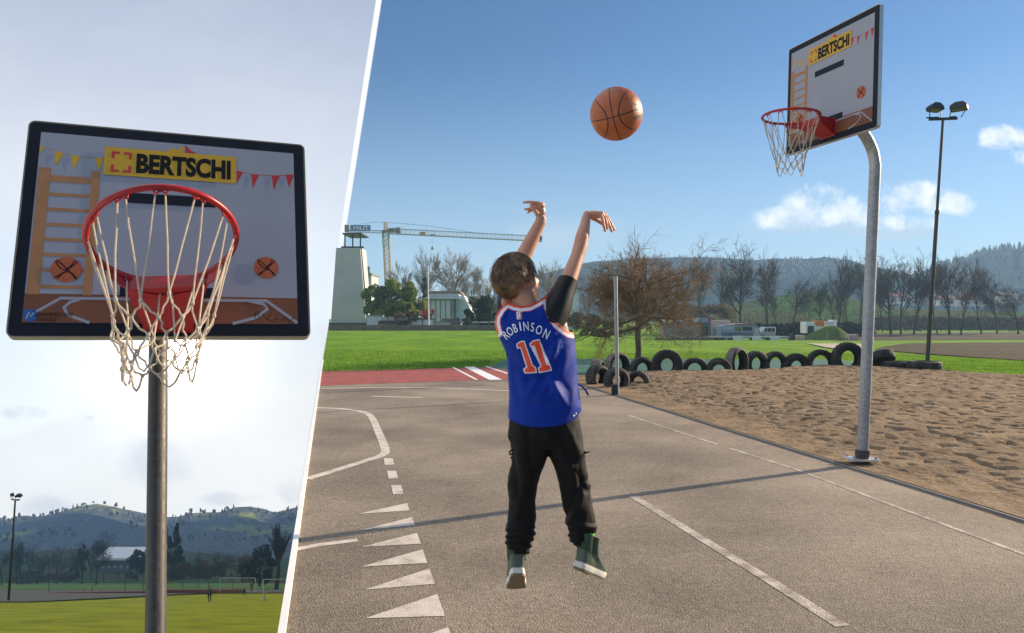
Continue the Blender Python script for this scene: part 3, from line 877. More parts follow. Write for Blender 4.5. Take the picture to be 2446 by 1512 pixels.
T('half-buried black arch directly right of the large tyre beside the tree', 1659, 893.5, .285, .58, .20, 0, .20)
T('half-buried black tyre with small hole, left of the crumbly pale-edged tyre', 1717, 894, .285, .46, .24, -14, .20)
T('turned tyre with crumbly pale tread edge, midway along the row', 1760, 887, .36, .62, .24, 42, .15, 'tyre_dusty')
T('half-buried black arch directly right of the crumbly pale-edged tyre', 1806, 883.5, .32, .56, .24, 20, .18)
T('half-buried arch with dusty inner wall, fourth from the big upright tyre on the right', 1852, 882, .33, .60, .22, 14, .22)
T('lowest half-buried black arch with small hole, third left of the big right tyre', 1902, 881.5, .33, .45, .22, 0, .27)
T('wide half-buried black arch directly left of the big upright tyre', 1960, 881, .35, .60, .22, 0, .22)
T('biggest tyre, standing upright just left of the hoop pole', 2025, 882, .40, .50, .24, 4, .14)
T('leaning black tyre lying tilted just right of the hoop pole', 2103, 884, .33, .60, .22, 10, -.10, tilt=-28, flat=True)
T('flat black tyre lying between the leaning tyre and the end tyre', 2146, 887, .33, .60, .18, 0, .02, flat=True)
T('wide flat black tyre ending the row at the foot of the floodlight mast', 2208, 891.5, .36, .60, .21, 0, .01, flat=True)

# ---------------------------------------------------------------- thin post, floodlight masts
root = empty('metal_post', (1.707, 12.2, 0)); tag(root, 'thin grey steel post at the edge between court and sand', 'post')
MB().tube([(0, 0, 0), (-.03, 0, 1.93)], .030, 16).build('pole', M['galv'], root)
MB().box((-.05, 0, .09), (.09, .10, .18)).build('foot_clamp', M['dark_metal'], root, smooth_=False)

def floodlight(root, base, top, yaw, scale=1.0, r0=.055, r1=.035):
    k = scale
    p1 = base.lerp(top, .62)
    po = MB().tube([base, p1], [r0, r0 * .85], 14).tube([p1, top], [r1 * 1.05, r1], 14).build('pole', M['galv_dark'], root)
    MB().tube([p1 - V((0, 0, .05 * k)), p1 + V((0, 0, .05 * k))], r0 * 1.05, 14).build('joint_collar', M['galv_dark'], po)
    rot = Matrix.Rotation(yaw, 3, 'Z')
    b = MB().box(top + V((0, 0, .0)), (.70 * k, .07 * k, .06 * k), rot)
    b.box(top + rot @ V((-.26 * k, 0, .045 * k)), (.30 * k, .05 * k, .03 * k), rot).box(top + rot @ V((.24 * k, 0, .045 * k)), (.16 * k, .05 * k, .03 * k), rot)
    b.build('crossbar', M['dark_metal'], root, smooth_=False)
    for sx, tw in ((-.23, .5), (.38, -.6)):
        c = top + rot @ V((sx * k, -.05 * k, .27 * k))
        hr_ = rot @ Matrix.Rotation(tw, 3, 'Z') @ Matrix.Rotation(R(-12), 3, 'X')
        mb = MB()
        sec = [(-.20, .04), (-.20, -.06), (.20, -.06), (.20, .03), (.10, .12), (-.08, .12)]
        mb.rings([[c + hr_ @ V((x * k, s * .13 * k * w_, z * k)) for x, z in sec] for s, w_ in ((-1, 1.0), (1, .75))])
        hd = mb.build('lamp_head', M['dark_metal'], root, angle=25)
        MB().prism([c + hr_ @ V((x * k, y * k, -.064 * k)) for x, y in ((-.17, -.11), (.17, -.11), (.17, .10), (-.17, .10))], hr_ @ V((0, 0, -.004 * k))).build('lamp_glass', M['lamp_glass'], hd, smooth_=False)
        for s in (-1, 1):
            MB().tube([top + rot @ V(((sx * .8 + s * .14) * k, 0, .03 * k)), c + hr_ @ V((s * .19 * k, 0, -.02 * k))], .012 * k, 6).build('lamp_bracket', M['dark_metal'], hd)
M['lamp_glass'] = plain('lamp_glass', (0.22, 0.21, 0.16), 0.2, var=0.1)
root = empty('floodlight_mast'); base = V((11.02, 20.0, 0)); top = V((11.44, 20.0, CH + 472 / 1800 * 20))
root.location = base; tag(root, 'tall slim floodlight mast with two lamp heads behind the sand pit', 'floodlight', 'floodlight masts')
floodlight(root, V((0, 0, 0)), top - base, R(-8), 1.0)
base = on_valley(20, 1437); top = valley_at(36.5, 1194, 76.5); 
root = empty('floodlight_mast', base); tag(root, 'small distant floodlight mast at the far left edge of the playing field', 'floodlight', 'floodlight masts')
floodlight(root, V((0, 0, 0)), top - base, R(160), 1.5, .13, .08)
# ---------------------------------------------------------------- trees
def limb(mb, rnd, p, d, L, r, lev, maxlev, spread, up, kids, nseg=4, wig=.12, taper=.45, minr=.012, start=.30):
    pts = [p]; rad = [r]; q = p.copy(); dd = d.copy()
    for i in range(nseg):
        dd = (dd + V((rnd.gauss(0, wig), rnd.gauss(0, wig), rnd.gauss(0, wig) + up * .25))).normalized()
        q = q + dd * (L / nseg); pts.append(q); rad.append(max(minr * .6, r * (1 - (1 - taper) * (i + 1) / nseg)))
    tgt = mb[0] if lev == 0 else mb[1]
    tgt.tube(pts, rad, 7 if lev == 0 else (5 if lev == 1 else 3), caps=False)
    if lev >= maxlev: return
    n = kids[lev]
    for i in range(n):
        s = rnd.uniform(start if lev == 0 else .2, 1.0) if i else 1.0
        j = min(int(s * nseg), nseg - 1); f = s * nseg - j
        b = pts[j].lerp(pts[j + 1], f); rb = rad[j] + (rad[j + 1] - rad[j]) * f
        ax = (pts[j + 1] - pts[j]).normalized()
        o = ax.orthogonal().normalized(); o = Matrix.Rotation(rnd.uniform(0, 6.283), 3, ax) @ o
        an = rnd.uniform(spread * .6, spread * 1.25) * (.45 if i == 0 else 1)
        nd = (ax * math.cos(an) + o * math.sin(an)).normalized()
        limb(mb, rnd, b, nd, L * rnd.uniform(.42, .68) * (1.0 if lev else .9), max(minr, rb * rnd.uniform(.45, .65)), lev + 1, maxlev, spread, up, kids, max(2, nseg - 1), wig * 1.2, taper, minr, start)
def bare_tree(name, seed, H, r, spread, up, kids, tmat, cmat, lean=0.0, trunk=.55, minr=.02, start=.42):
    rnd = random.Random(seed); a, b = MB(), MB()
    root = empty(name)
    limb((a, b), rnd, V((0, 0, -.15)), V((lean, 0, 1)).normalized(), H * trunk, r, 0, len(kids), spread, up, kids, 6, .05, .5, minr, start)
    zt = max(p[2] for p in b.v) if b.v else H
    k = H / zt
    for m in (a, b): m.v = [(x * (.6 + .4 * k), y * (.6 + .4 * k), z * k) for x, y, z in m.v]
    a.build('trunk', tmat, root, fix=False); b.build('crown', cmat, root, fix=False)
    return root
def leaf_cloud(mb, rnd, blobs, n, size):
    for _ in range(n):
        c, r = rnd.choice(blobs)
        while True:
            p = V((rnd.uniform(-1, 1), rnd.uniform(-1, 1), rnd.uniform(-1, 1)))
            if .25 < p.length < 1: break
        if rnd.random() < .7: p = p.normalized() * rnd.uniform(.75, 1.02)
        p = V(c) + V((p.x * r[0], p.y * r[1], p.z * r[2]))
        s = size * rnd.uniform(.6, 1.4); u = V((rnd.gauss(0, 1), rnd.gauss(0, 1), rnd.gauss(0, 1))).normalized(); w_ = u.orthogonal().normalized()
        w_ = Matrix.Rotation(rnd.uniform(0, 6.28), 3, u) @ w_
        b = len(mb.v)
        mb.v += [tuple(p - w_ * s), tuple(p + u.cross(w_) * s * .5), tuple(p + w_ * s), tuple(p - u.cross(w_) * s * .5)]
        mb.f.append([b, b + 1, b + 2, b + 3]); mb.m.append(0)
def leafy(name, seed, blobs, n, size, lmat, trunk_h, tr, tmat=None):
    rnd = random.Random(seed); root = empty(name)
    mb = MB()
    mb.tube([(0, 0, -.2), (.05, 0, trunk_h * .5), (0, .05, trunk_h)], [tr, tr * .8, tr * .5], 8)
    for c, r in blobs:
        mb.tube([(0, .0, trunk_h * .45), V(c) * .6 + V((0, 0, trunk_h * .2)), c], [tr * .6, tr * .35, tr * .12], 5)
    mb.build('trunk', tmat or M['bark'], root)
    lb = MB(); sub = []
    for c, r in blobs:                       # clumps within each blob leave gaps
        for _ in range(18):
            p = V((rnd.uniform(-1, 1), rnd.uniform(-1, 1), rnd.uniform(-1, 1)))
            if p.length > 1: p.normalize()
            sub.append((V(c) + V((p.x * r[0], p.y * r[1], p.z * r[2])) * .95, tuple(q * rnd.uniform(.16, .42) for q in r)))
    leaf_cloud(lb, rnd, sub, n, size)
    lb.build('crown', lmat, root, fix=False)
    return root

KA = [7, 6, 6, 5]
protos = [
    bare_tree('bare_tree', 21, 12.0, .24, .75, .14, [11, 7, 6, 4], M['bark'], M['twig'], .02, .62, .023),
    bare_tree('bare_tree', 22, 12.0, .21, .62, .22, [9, 7, 6, 4], M['bark'], M['twig'], -.04, .66, .023),
    bare_tree('bare_tree', 23, 12.0, .18, .52, .28, [8, 6, 6, 4], M['bark'], M['twig'], .08, .68, .023),
    bare_tree('bare_tree', 24, 12.0, .26, .85, .10, [10, 7, 6, 4], M['bark'], M['twig'], .0, .58, .023),
    bare_tree('bare_tree', 25, 12.0, .16, .45, .30, [8, 6, 5, 4], M['bark'], M['twig'], -.10, .70, .024),
]
used = [False] * len(protos)
def place_tree(k, loc, h, label, rz, group, wsc=1.0, protos=protos, used=used):
    o = protos[k]
    s = h / 12.0
    if used[k]: o = dup(o)
    used[k] = True
    o.location = loc; o.rotation_euler = (0, 0, rz); o.scale = (s * wsc, s * wsc, s)
    tag(o, label, 'tree', group)
    return o
rnd = random.Random(77)
# the row behind the dark hedge on the right: (foot px, top py, kind, distance, label)
row = [
    (1640, 640, 1, 150, 'faint bare tree against the blue hill, nearest right of the bushy brown tree'),
    (1677, 610, 4, 150, 'slim pale-topped bare tree just above the blue ridge, left of two dark tall trees'),
    (1718, 598, 2, 130, 'tall slim dark bare tree, left neighbour of the biggest bare tree'),
    (1768, 578, 0, 125, 'biggest and darkest bare tree in the row, over the pink tent roof'),
    (1832, 592, 1, 130, 'tall open bare tree directly right of the biggest one'),
    (1858, 655, 2, 140, 'leaning thin bare tree over the grey van'),
    (1893, 655, 3, 140, 'short round bare tree in front of the green mound'),
    (1958, 655, 1, 135, 'bare tree over the tarpaulin stack, left of the hoop pole'),
    (1985, 690, 4, 130, 'low thin bare sapling between the tarpaulin stack and hoop pole'),
    (2003, 605, 2, 130, 'tall narrow bare tree two places left of the hoop pole'),
    (2030, 612, 4, 132, 'slender tall bare tree close left of the hoop pole'),
    (2056, 600, 1, 140, 'tall bare tree crossing behind the hoop pole'),
    (2108, 640, 4, 150, 'thin bare tree just right of the hoop pole'),
    (2128, 602, 0, 125, 'dark spreading bare tree between hoop pole and floodlight mast'),
    (2152, 598, 1, 130, 'tall bare tree in the clump just left of the floodlight mast, left one'),
    (2182, 600, 2, 128, 'tall bare tree in the clump just left of the floodlight mast, right one'),
    (2240, 612, 4, 130, 'tall thin bare tree just right of the floodlight mast'),
    (2268, 602, 1, 128, 'twin-looking tall bare tree right of the floodlight mast'),
    (2295, 612, 2, 126, 'leaning bare tree with a bent stem right of the floodlight mast'),
    (2345, 620, 4, 132, 'lone slim bare tree in front of the dark wooded hill'),
    (2382, 652, 3, 134, 'short bushy bare tree in front of the dark wooded hill'),
    (2432, 672, 3, 130, 'bare tree at the right edge of the view beyond the ploughed field'),
]
for (px, py, k, d, lab) in row:
    p = ground(px, 781) if False else V(((px - CX) / F * d, d, hill_foot((px - CX) / F * d, d)))
    h = (CH + (CY - py) / F * d - p.z) * 1.06
    place_tree(k, p, h, lab, rnd.uniform(0, 6.28), 'bare trees behind the hedge', rnd.uniform(.66, .90))
# left background: pale and brown bare trees behind the sheds
protos2 = [bare_tree('bare_tree', 31, 12.0, .22, .6, .35, [9, 7, 6, 5], M['bark_pale'], M['twig_pale'], .0, .6, .026),
           bare_tree('bare_tree', 32, 12.0, .18, .5, .4, [9, 7, 6, 5], M['bark_pale'], M['twig_brown'], .05, .6, .026)]
used2 = [False, False]
for (px, py, k, d, lab) in [
    (968, 618, 1, 150, 'brownish bare tree right of the crane mast, leftmost of that group'),
    (1012, 582, 0, 150, 'tallest bare tree near the crane, above the ivy-clad trunk'),
    (1078, 585, 0, 155, 'broad rounded bare tree standing behind the white-roofed shed'),
    (1128, 622, 0, 160, 'pale twiggy bare tree left of the boy\'s head'),
    (1165, 650, 1, 165, 'low brown bare tree just behind the boy\'s head'),
    (1322, 612, 0, 160, 'bare tree seen between the boy\'s head and raised right arm'),
    (1405, 640, 1, 140, 'brown bare tree just right of the boy\'s black sleeve'),
    (1440, 655, 1, 135, 'brown bare tree behind the top of the thin steel post'),
]:
    p = V(((px - CX) / F * d, d, hill_foot((px - CX) / F * d, d)))
    place_tree(k, p, CH + (CY - py) / F * d - p.z, lab, rnd.uniform(0, 6.28), 'bare trees behind the sheds', rnd.uniform(.8, 1.0), protos2, used2)
# ivy column on a trunk, bushes
def put(o, px, d, label, cat='bush', z=None):
    x = (px - CX) / F * d
    o.location = (x, d, hill_foot(x, d) if z is None else z); tag(o, label, cat); return o
o = leafy('ivy_tree', 41, [((0, 0, 3.2), (.5, .5, 1.6)), ((0.1, 0, 5.4), (.55, .5, 1.7)), ((-.1, 0, 7.2), (.4, .4, 1.0))], 3500, .12, M['leaf_dark'], 7.0, .2)
put(o, 1014, 125, 'dark ivy-covered trunk behind the shed and the flagpole', 'tree')
o = leafy('evergreen_bush', 42, [((-2.5, 0, 4.0), (1.5, 1.5, 1.6)), ((-1.4, 0, 3.4), (2.0, 1.8, 2.4)), ((.6, 0, 4.4), (1.8, 1.8, 2.2)), ((1.6, .2, 3.4), (1.7, 1.8, 2.2)), ((2.4, -.3, 2.4), (1.7, 1.6, 2.0)), ((0, -.5, 2.0), (2.8, 1.8, 1.9)), ((-2.0, -.3, 2.2), (1.6, 1.5, 1.7))], 30000, .16, M['leaf_green'], 3.5, .25)
put(o, 942, 96, 'big green evergreen tree in front of the crane mast, beside the tall white wall', 'tree')
o = leafy('dark_shrub', 43, [((0, 0, 2.4), (1.9, 1.8, 1.9)), ((-.7, 0, 1.6), (1.5, 1.5, 1.5)), ((.9, 0, 1.7), (1.6, 1.5, 1.5)), ((.3, 0, 3.3), (1.0, 1.0, .9))], 11000, .14, M['leaf_dark'], 2.0, .2)
put(o, 1150, 93, 'round dark green tree left of the boy\'s head, right of the white shed', 'tree')
o = leafy('red_shrub', 44, [((0, 0, .9), (.85, .7, .9)), ((.45, 0, 1.5), (.5, .5, .5))], 1500, .10, M['leaf_red'], 1.0, .06)
put(o, 1017, 90, 'bright orange-red shrub in front of the shed', 'shrub', .25)
o = leafy('yellowing_shrub', 45, [((0, 0, .8), (1.2, .8, .9)), ((.9, 0, 1.1), (.7, .6, .6))], 2200, .10, M['leaf_olive'], .9, .06)
put(o, 965, 89, 'yellow-brown shrub left of the orange-red shrub', 'shrub', .2)
o = leafy('garden_shrub', 46, [((0, 0, .6), (.9, .7, .6)), ((.8, 0, .7), (.7, .6, .6))], 1300, .10, M['leaf_dark'], .7, .05)
put(o, 1105, 88, 'low dark garden shrub in front of the white shed end', 'shrub', .0)
o = leafy('brown_thicket', 47, [((-8, 0, 2.5), (3.2, 1.6, 2.4)), ((-3, 0, 2.6), (3.4, 1.6, 2.4)), ((2, 0, 2.8), (3.4, 1.6, 2.6)), ((7, 0, 2.5), (3.5, 1.6, 2.3)), ((12, 0, 2.4), (3.2, 1.6, 2.2))], 16000, .13, M['leaf_brown'], 2.0, .2)
put(o, 1110, 135, 'long brown leafless thicket behind the sheds', 'thicket')
o = leafy('brown_thicket', 48, [((-7, 0, 2.6), (3.4, 1.6, 2.6)), ((-2, 0, 3.2), (3.4, 1.6, 3.0)), ((3, 0, 3.0), (3.4, 1.6, 2.8)), ((8, 0, 2.6), (3.2, 1.6, 2.4))], 15000, .13, M['leaf_brown'], 2.0, .2)
put(o, 1600, 128, 'brown leafless thicket right of the bushy brown tree, behind the parked trailers', 'thicket')
o = leafy('hedge_bush', 49, [((-1.5, 0, 1.2), (2.2, 1.2, 1.4)), ((1.5, 0, 1.0), (2.2, 1.2, 1.2))], 5000, .13, M['leaf_dark'], 1.0, .1)
put(o, 1418, 84, 'dark green bushes behind the trunk of the bushy brown tree', 'shrub')

# the bushy brown tree on the meadow
rnd = random.Random(5); a, b, c = MB(), MB(), MB()
root = empty('bushy_tree')
dT = 22.6; xT = (1525 - CX) / F * dT
a.tube([(0, 0, -.1), (.01, 0, .3), (-.02, .01, .7), (0, 0, 1.15), (-.02, 0, 1.7), (.02, 0, 2.4)], [.115, .095, .088, .085, .065, .035], 12)
def spray(p, d, L, r, lev, tgt, droop):
    pts = [p]; q = p.copy(); dd = d.copy(); n = 5 if lev < 2 else 3
    for i in range(n):
        dd = (dd + V((rnd.gauss(0, .16), rnd.gauss(0, .16), rnd.gauss(0, .14) + droop))).normalized()
        q = q + dd * L / n; pts.append(q)
    tgt.tube(pts, [r * (1 - .7 * i / n) for i in range(n + 1)], 5 if lev == 0 else 3, caps=False)
    return pts
def fill(pts, lev, L, r, droop, tgt):
    if lev > 3: return
    for _ in range((10, 9, 7, 0)[lev]):
        s = rnd.uniform(.2, 1) * (len(pts) - 1); j = min(int(s), len(pts) - 2)
        p = pts[j].lerp(pts[j + 1], s - j); ax = (pts[j + 1] - pts[j]).normalized()
        o = Matrix.Rotation(rnd.uniform(0, 6.28), 3, ax) @ ax.orthogonal().normalized()
        an = rnd.uniform(.4, 1.1); d = ax * math.cos(an) + o * math.sin(an)
        l2 = L * rnd.uniform(.32, .6); q = spray(p, d, l2, max(.0040, r * .5), lev + 1, tgt, droop)
        fill(q, lev + 1, l2, max(.0040, r * .5), droop, tgt)
for i in range(26):                          # drooping side boughs
    ang = i * 2.4 + rnd.uniform(-.3, .3); z = rnd.uniform(.95, 2.3); el = rnd.uniform(-.25, .75)
    d = V((math.cos(ang) * math.cos(el), math.sin(ang) * math.cos(el), math.sin(el)))
    L = rnd.uniform(1.2, 1.85) * (1 - .12 * max(0, z - 1.6))
    q = spray(V((0, 0, z)), d, L, .040, 0, a, -.03); fill(q, 0, L, .024, -.02, b)
for i in range(9):                           # pruned thicker upright limbs
    ang = i * 2.1; el = rnd.uniform(.75, 1.25)
    d = V((math.cos(ang) * math.cos(el), math.sin(ang) * math.cos(el) * .7, math.sin(el)))
    L = rnd.uniform(1.1, 1.65); q = spray(V((0, 0, rnd.uniform(1.2, 1.9))), d, L, .046, 0, a, .03); fill(q, 1, L, .020, .03, b)
a.build('trunk', M['bark_pale'], root, fix=False); b.build('crown', M['twig_brown'], root, fix=False)
root.location = (xT, dT, 0); tag(root, 'bushy brown tree with dense drooping twigs on the meadow behind the tyres', 'tree')

# dark hedge along the far side of the fields
for (x0, x1, d, h, lab) in ((1655, 2075, 116, 2.2, 'long dark leafless hedge behind the parked trailers, left of the hoop pole'), (2076, 2520, 172, 3.2, 'long dark leafless hedge beyond the ploughed fields, right of the hoop pole')):
    xa, xb = (x0 - CX) / F * d, (x1 - CX) / F * d; rnd = random.Random(x0)
    blobs = []; x = xa
    while x < xb:
        blobs.append(((x, d + rnd.uniform(-.8, .8), hill_foot(x, d) + h * .42), (1.6, 1.0, h * rnd.uniform(.45, .62)))); x += 1.1
    mb = MB(); leaf_cloud(mb, rnd, blobs, 22000, .22)
    root = empty('hedge', (0, 0, 0)); tag(root, lab, 'hedge', None)
    mb.build('leaves', M['hedge'], root, fix=False)

# brown undergrowth between the trunks of the tree row: one mass
rnd = random.Random(91); mb = MB(); blobs = []
px = 1640
while px < 2480:
    dU = rnd.uniform(150, 172); x = (px - CX) / F * dU; hU = rnd.uniform(2.5, 5.5)
    blobs.append(((x, dU, hill_foot(x, dU) + hU * .5), (rnd.uniform(1.2, 2.6), 1.2, hU * .55))); px += rnd.uniform(9, 22)
leaf_cloud(mb, rnd, blobs, 15000, .10)
for c_, r_ in blobs:
    for _ in range(7):
        p0 = V((c_[0] + rnd.uniform(-1, 1) * r_[0], c_[1], c_[2] - r_[2])); mb.tube([p0, p0 + V((rnd.uniform(-.5, .5), 0, r_[2] * rnd.uniform(1.2, 2.4)))], [.05, .02], 3, caps=False)
o = mb.build('undergrowth', leafmat('undergrowth_brown', (0.045, 0.032, 0.022), (0.12, 0.085, 0.055), .15), fix=False, smooth_=False); o['kind'] = 'stuff'

# ---------------------------------------------------------------- hills on the right
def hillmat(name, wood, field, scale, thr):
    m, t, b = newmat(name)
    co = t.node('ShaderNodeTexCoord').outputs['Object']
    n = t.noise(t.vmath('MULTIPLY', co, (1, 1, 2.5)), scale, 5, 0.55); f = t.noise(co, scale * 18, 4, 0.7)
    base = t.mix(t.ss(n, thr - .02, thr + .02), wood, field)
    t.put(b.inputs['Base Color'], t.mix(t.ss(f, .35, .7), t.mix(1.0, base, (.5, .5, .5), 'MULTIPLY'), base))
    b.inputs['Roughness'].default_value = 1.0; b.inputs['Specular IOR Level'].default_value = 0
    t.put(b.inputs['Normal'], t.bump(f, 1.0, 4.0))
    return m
M['hill_far'] = hillmat('wooded_hill', (0.016, 0.036, 0.048), (0.04, 0.068, 0.05), .012, .60)
M['hill_mid'] = hillmat('grassy_hill', (0.13, 0.125, 0.035), (0.085, 0.17, 0.02), .02, .50)
M['hill_valley'] = hillmat('valley_hill', (0.165, 0.19, 0.20), (0.32, 0.37, 0.16), .010, .62)  # pale bluish tone paints in haze and light these hills lack
def ridge(name, pts, d0, d1, mat, zbase, rough, seed, back=1.25, nx=160, ny=26):
    """hill whose skyline passes through the sight lines of pts at distance d1"""
    def top(px):
        for (a, b) in zip(pts, pts[1:]):
            if a[0] <= px <= b[0]:
                s = (px - a[0]) / (b[0] - a[0]); s = s * s * (3 - 2 * s) * .5 + s * .5
                return a[1] + (b[1] - a[1]) * s
        return pts[0][1] if px < pts[0][0] else pts[-1][1]
    vs, fs = [], []
    for j in range(ny + 1):
        s = j / ny
        for i in range(nx + 1):
            px = pts[0][0] + (pts[-1][0] - pts[0][0]) * i / nx
            if s <= .8:
                f = s / .8; d = d0 + (d1 - d0) * f; k = f ** 1.3
            else:
                f = (s - .8) / .2; d = d1 + (d1 * back - d1) * f; k = 1 - f * 1.05
            p1 = at(px, top(px), d1)
            x = (px - CX) / F * d1 * (.55 + .45 * d / d1)
            zb = zbase(x, d)
            p = V((x, d, zb + (p1.z - zbase(x, d1)) * k))
            n = mnoise.fractal(V((x * .01, d * .01, seed)), 1.0, 2.1, 5) * rough * min(1, k * 2.5) * (.35 if s > .7 else 1)
            p.z += n
            vs.append(p)
    for j in range(ny):
        for i in range(nx):
            a = j * (nx + 1) + i; fs.append([a, a + 1, a + nx + 2, a + nx + 1])
    return struct(MB().add(vs, fs).build(name, mat, fix=False))
flat = lambda x, d: hill_foot(x, d) if d < 100 else hill_foot(x * 100 / d, 100)
ridge('hills', [(1180, 690), (1300, 650), (1420, 622), (1500, 612), (1590, 609), (1680, 610), (1740, 613), (1790, 616), (1850, 611), (1930, 611), (1965, 606), (2010, 613), (2060, 627), (2110, 640), (2160, 652), (2300, 660), (2480, 668)], 430, 760, M['hill_far'], flat, 5, 3.0)
ridge('hills', [(2080, 664), (2180, 652), (2230, 636), (2300, 622), (2330, 606), (2362, 593), (2410, 587), (2446, 583), (2560, 570), (2700, 575)], 420, 700, M['hill_far'], flat, 4, 7.0)
ridge('hills', [(1660, 735), (1760, 722), (1830, 708), (1900, 700), (1950, 697), (2010, 706), (2075, 728), (2160, 737), (2280, 741), (2480, 742), (2600, 745)], 215, 300, M['hill_mid'], flat, 1.2, 11.0)

# far farmhouses under the wooded hill
M['roof_red'] = plain('red_roof', (0.24, 0.075, 0.05), 0.8); M['wall_white'] = plain('white_wall', (0.66, 0.65, 0.62), 0.8)
M['roof_grey'] = plain('grey_roof', (0.20, 0.21, 0.23), 0.7); M['window_dark'] = plain('window_glass', (0.02, 0.025, 0.03), 0.15)
def house(px, py, d, wd, ht, label, roof, gable=True, z=None, deep=7.0, cat='house', group=None, wall='wall_white', name='farmhouse'):
    p = at(px, py, d)
    root = empty(name, p); tag(root, label, cat, group)
    MB().box((0, deep / 2, ht / 2), (wd, deep, ht)).build('wall', M[wall], root, smooth_=False)
    rh = wd * .22; e = wd / 2 + .4
    MB().prism([(-e, -.4, ht), (e, -.4, ht), (e * .98, deep / 2, ht + rh), (-e * .98, deep / 2, ht + rh)], (0, .01, .25)).prism([(-e, deep + .4, ht), (e, deep + .4, ht), (e * .98, deep / 2 + .02, ht + rh), (-e * .98, deep / 2 + .02, ht + rh)], (0, .01, .25)).build('roof', M[roof], root, smooth_=False)
    for i in range(3):
        MB().box((wd * (-.3 + .3 * i), -.03, ht * .55), (wd * .11, .1, ht * .3)).build('window', M['window_dark'], root, smooth_=False)
    return root
house(2150, 727, 345, 7, 3.4, 'small white farmhouse left of the floodlight mast below the hill', 'roof_red', group='far farmhouses')
house(2188, 731, 345, 5, 3.4, 'narrow white farmhouse beside the floodlight mast below the hill', 'roof_grey', group='far farmhouses')
house(2262, 730, 350, 8, 3.0, 'pinkish-roofed farmhouse right of the floodlight mast below the hill', 'roof_red', group='far farmhouses')
house(2332, 732, 350, 13, 3.0, 'long red-roofed farmhouse below the dark wooded hill', 'roof_red', group='far farmhouses')
house(2415, 724, 350, 7, 3.2, 'white farmhouse near the right edge below the wooded hill', 'roof_grey', group='far farmhouses')
# ---------------------------------------------------------------- buildings, crane and sheds on the left of the meadow
M['panel_wall'] = plain('pale_wall_render', (0.47, 0.50, 0.50), 0.75, var=0.10, scale=.35)
M['shed_wood'] = plain('shed_boards', (0.33, 0.32, 0.32), 0.8, var=0.25, scale=1.2)
M['shed_white'] = plain('shed_white', (0.60, 0.63, 0.66), 0.7, var=0.1, scale=.8)
M['roof_metal'] = plain('pale_metal_roof', (0.50, 0.55, 0.62), 0.35, metal=.4, var=0.1, scale=.8)
M['roof_brown'] = plain('brown_roof', (0.23, 0.16, 0.12), 0.85, var=0.2, scale=.8)
M['stone'] = plain('stone_edging', (0.17, 0.135, 0.10), 0.9, var=0.35, scale=2.0, bump=.4)
M['glass_pale'] = plain('greenhouse_glass', (0.36, 0.40, 0.40), 0.25, var=0.2, scale=1.5)
def zof(px, d): return hill_foot((px - CX) / F * d, d)
def slab(name, pxs, pys, d, depth, mat, parent, bevel=False, top=None):
    """block whose front face spans the sight lines; top = (pxl, pxr) narrows it"""
    (xl, xr), (yt, yb) = pxs, pys; tl, tr = top or pxs
    f = [at(xl, yb, d), at(xr, yb, d), at(tr, yt, d), at(tl, yt, d)]
    return MB().prism([p - (parent.location if parent else V((0, 0, 0))) for p in f], (0, depth, 0)).build(name, mat, parent, smooth_=False)
d = 100.0
root = empty('tall_building', at(840, 786, d)); tag(root, 'tall blank pale wall building with an open steel frame on top, beside the crane', 'building')
slab('wall', (789, 876), (592, 788), d, 4.0, M['panel_wall'], root, top=(803, 860.5))
slab('plinth', (786, 877.5), (771, 790), d - .12, 4.2, M['galv_dark'], root)
slab('corner_trim', (860.5, 879), (588, 775), d + .35, .25, M['dark_metal'], root, top=(860.5, 863))
for px in (824, 842.5, 861):
    for e_ in (.3, 3.7): MB().tube([at(px, 592, d + e_) - root.location, at(px, 557, d + e_) - root.location], .10, 6).build('frame_post', M['dark_metal'], root)
MB().box(at(842, 590.5, d + .3) - root.location, (3.0, .2, .22)).build('frame_rail', M['dark_metal'], root, smooth_=False)
slab('canopy', (818, 863.5), (556, 559.5), d - .4, 5.0, M['dark_metal'], root)
root = empty('house', at(905, 786, 112)); tag(root, 'pale grey house with a dark chimney behind the tall blank wall', 'house')
slab('wall', (866, 887), (656, 790), 112, 6, M['panel_wall'], root)
slab('roof', (865, 888), (652, 657), 111.6, 7, M['roof_grey'], root)
slab('chimney', (868, 880), (636, 653), 113, 1.2, M['dark_metal'], root)
slab('window', (873, 880), (690, 706), 111.9, .2, M['window_dark'], root)

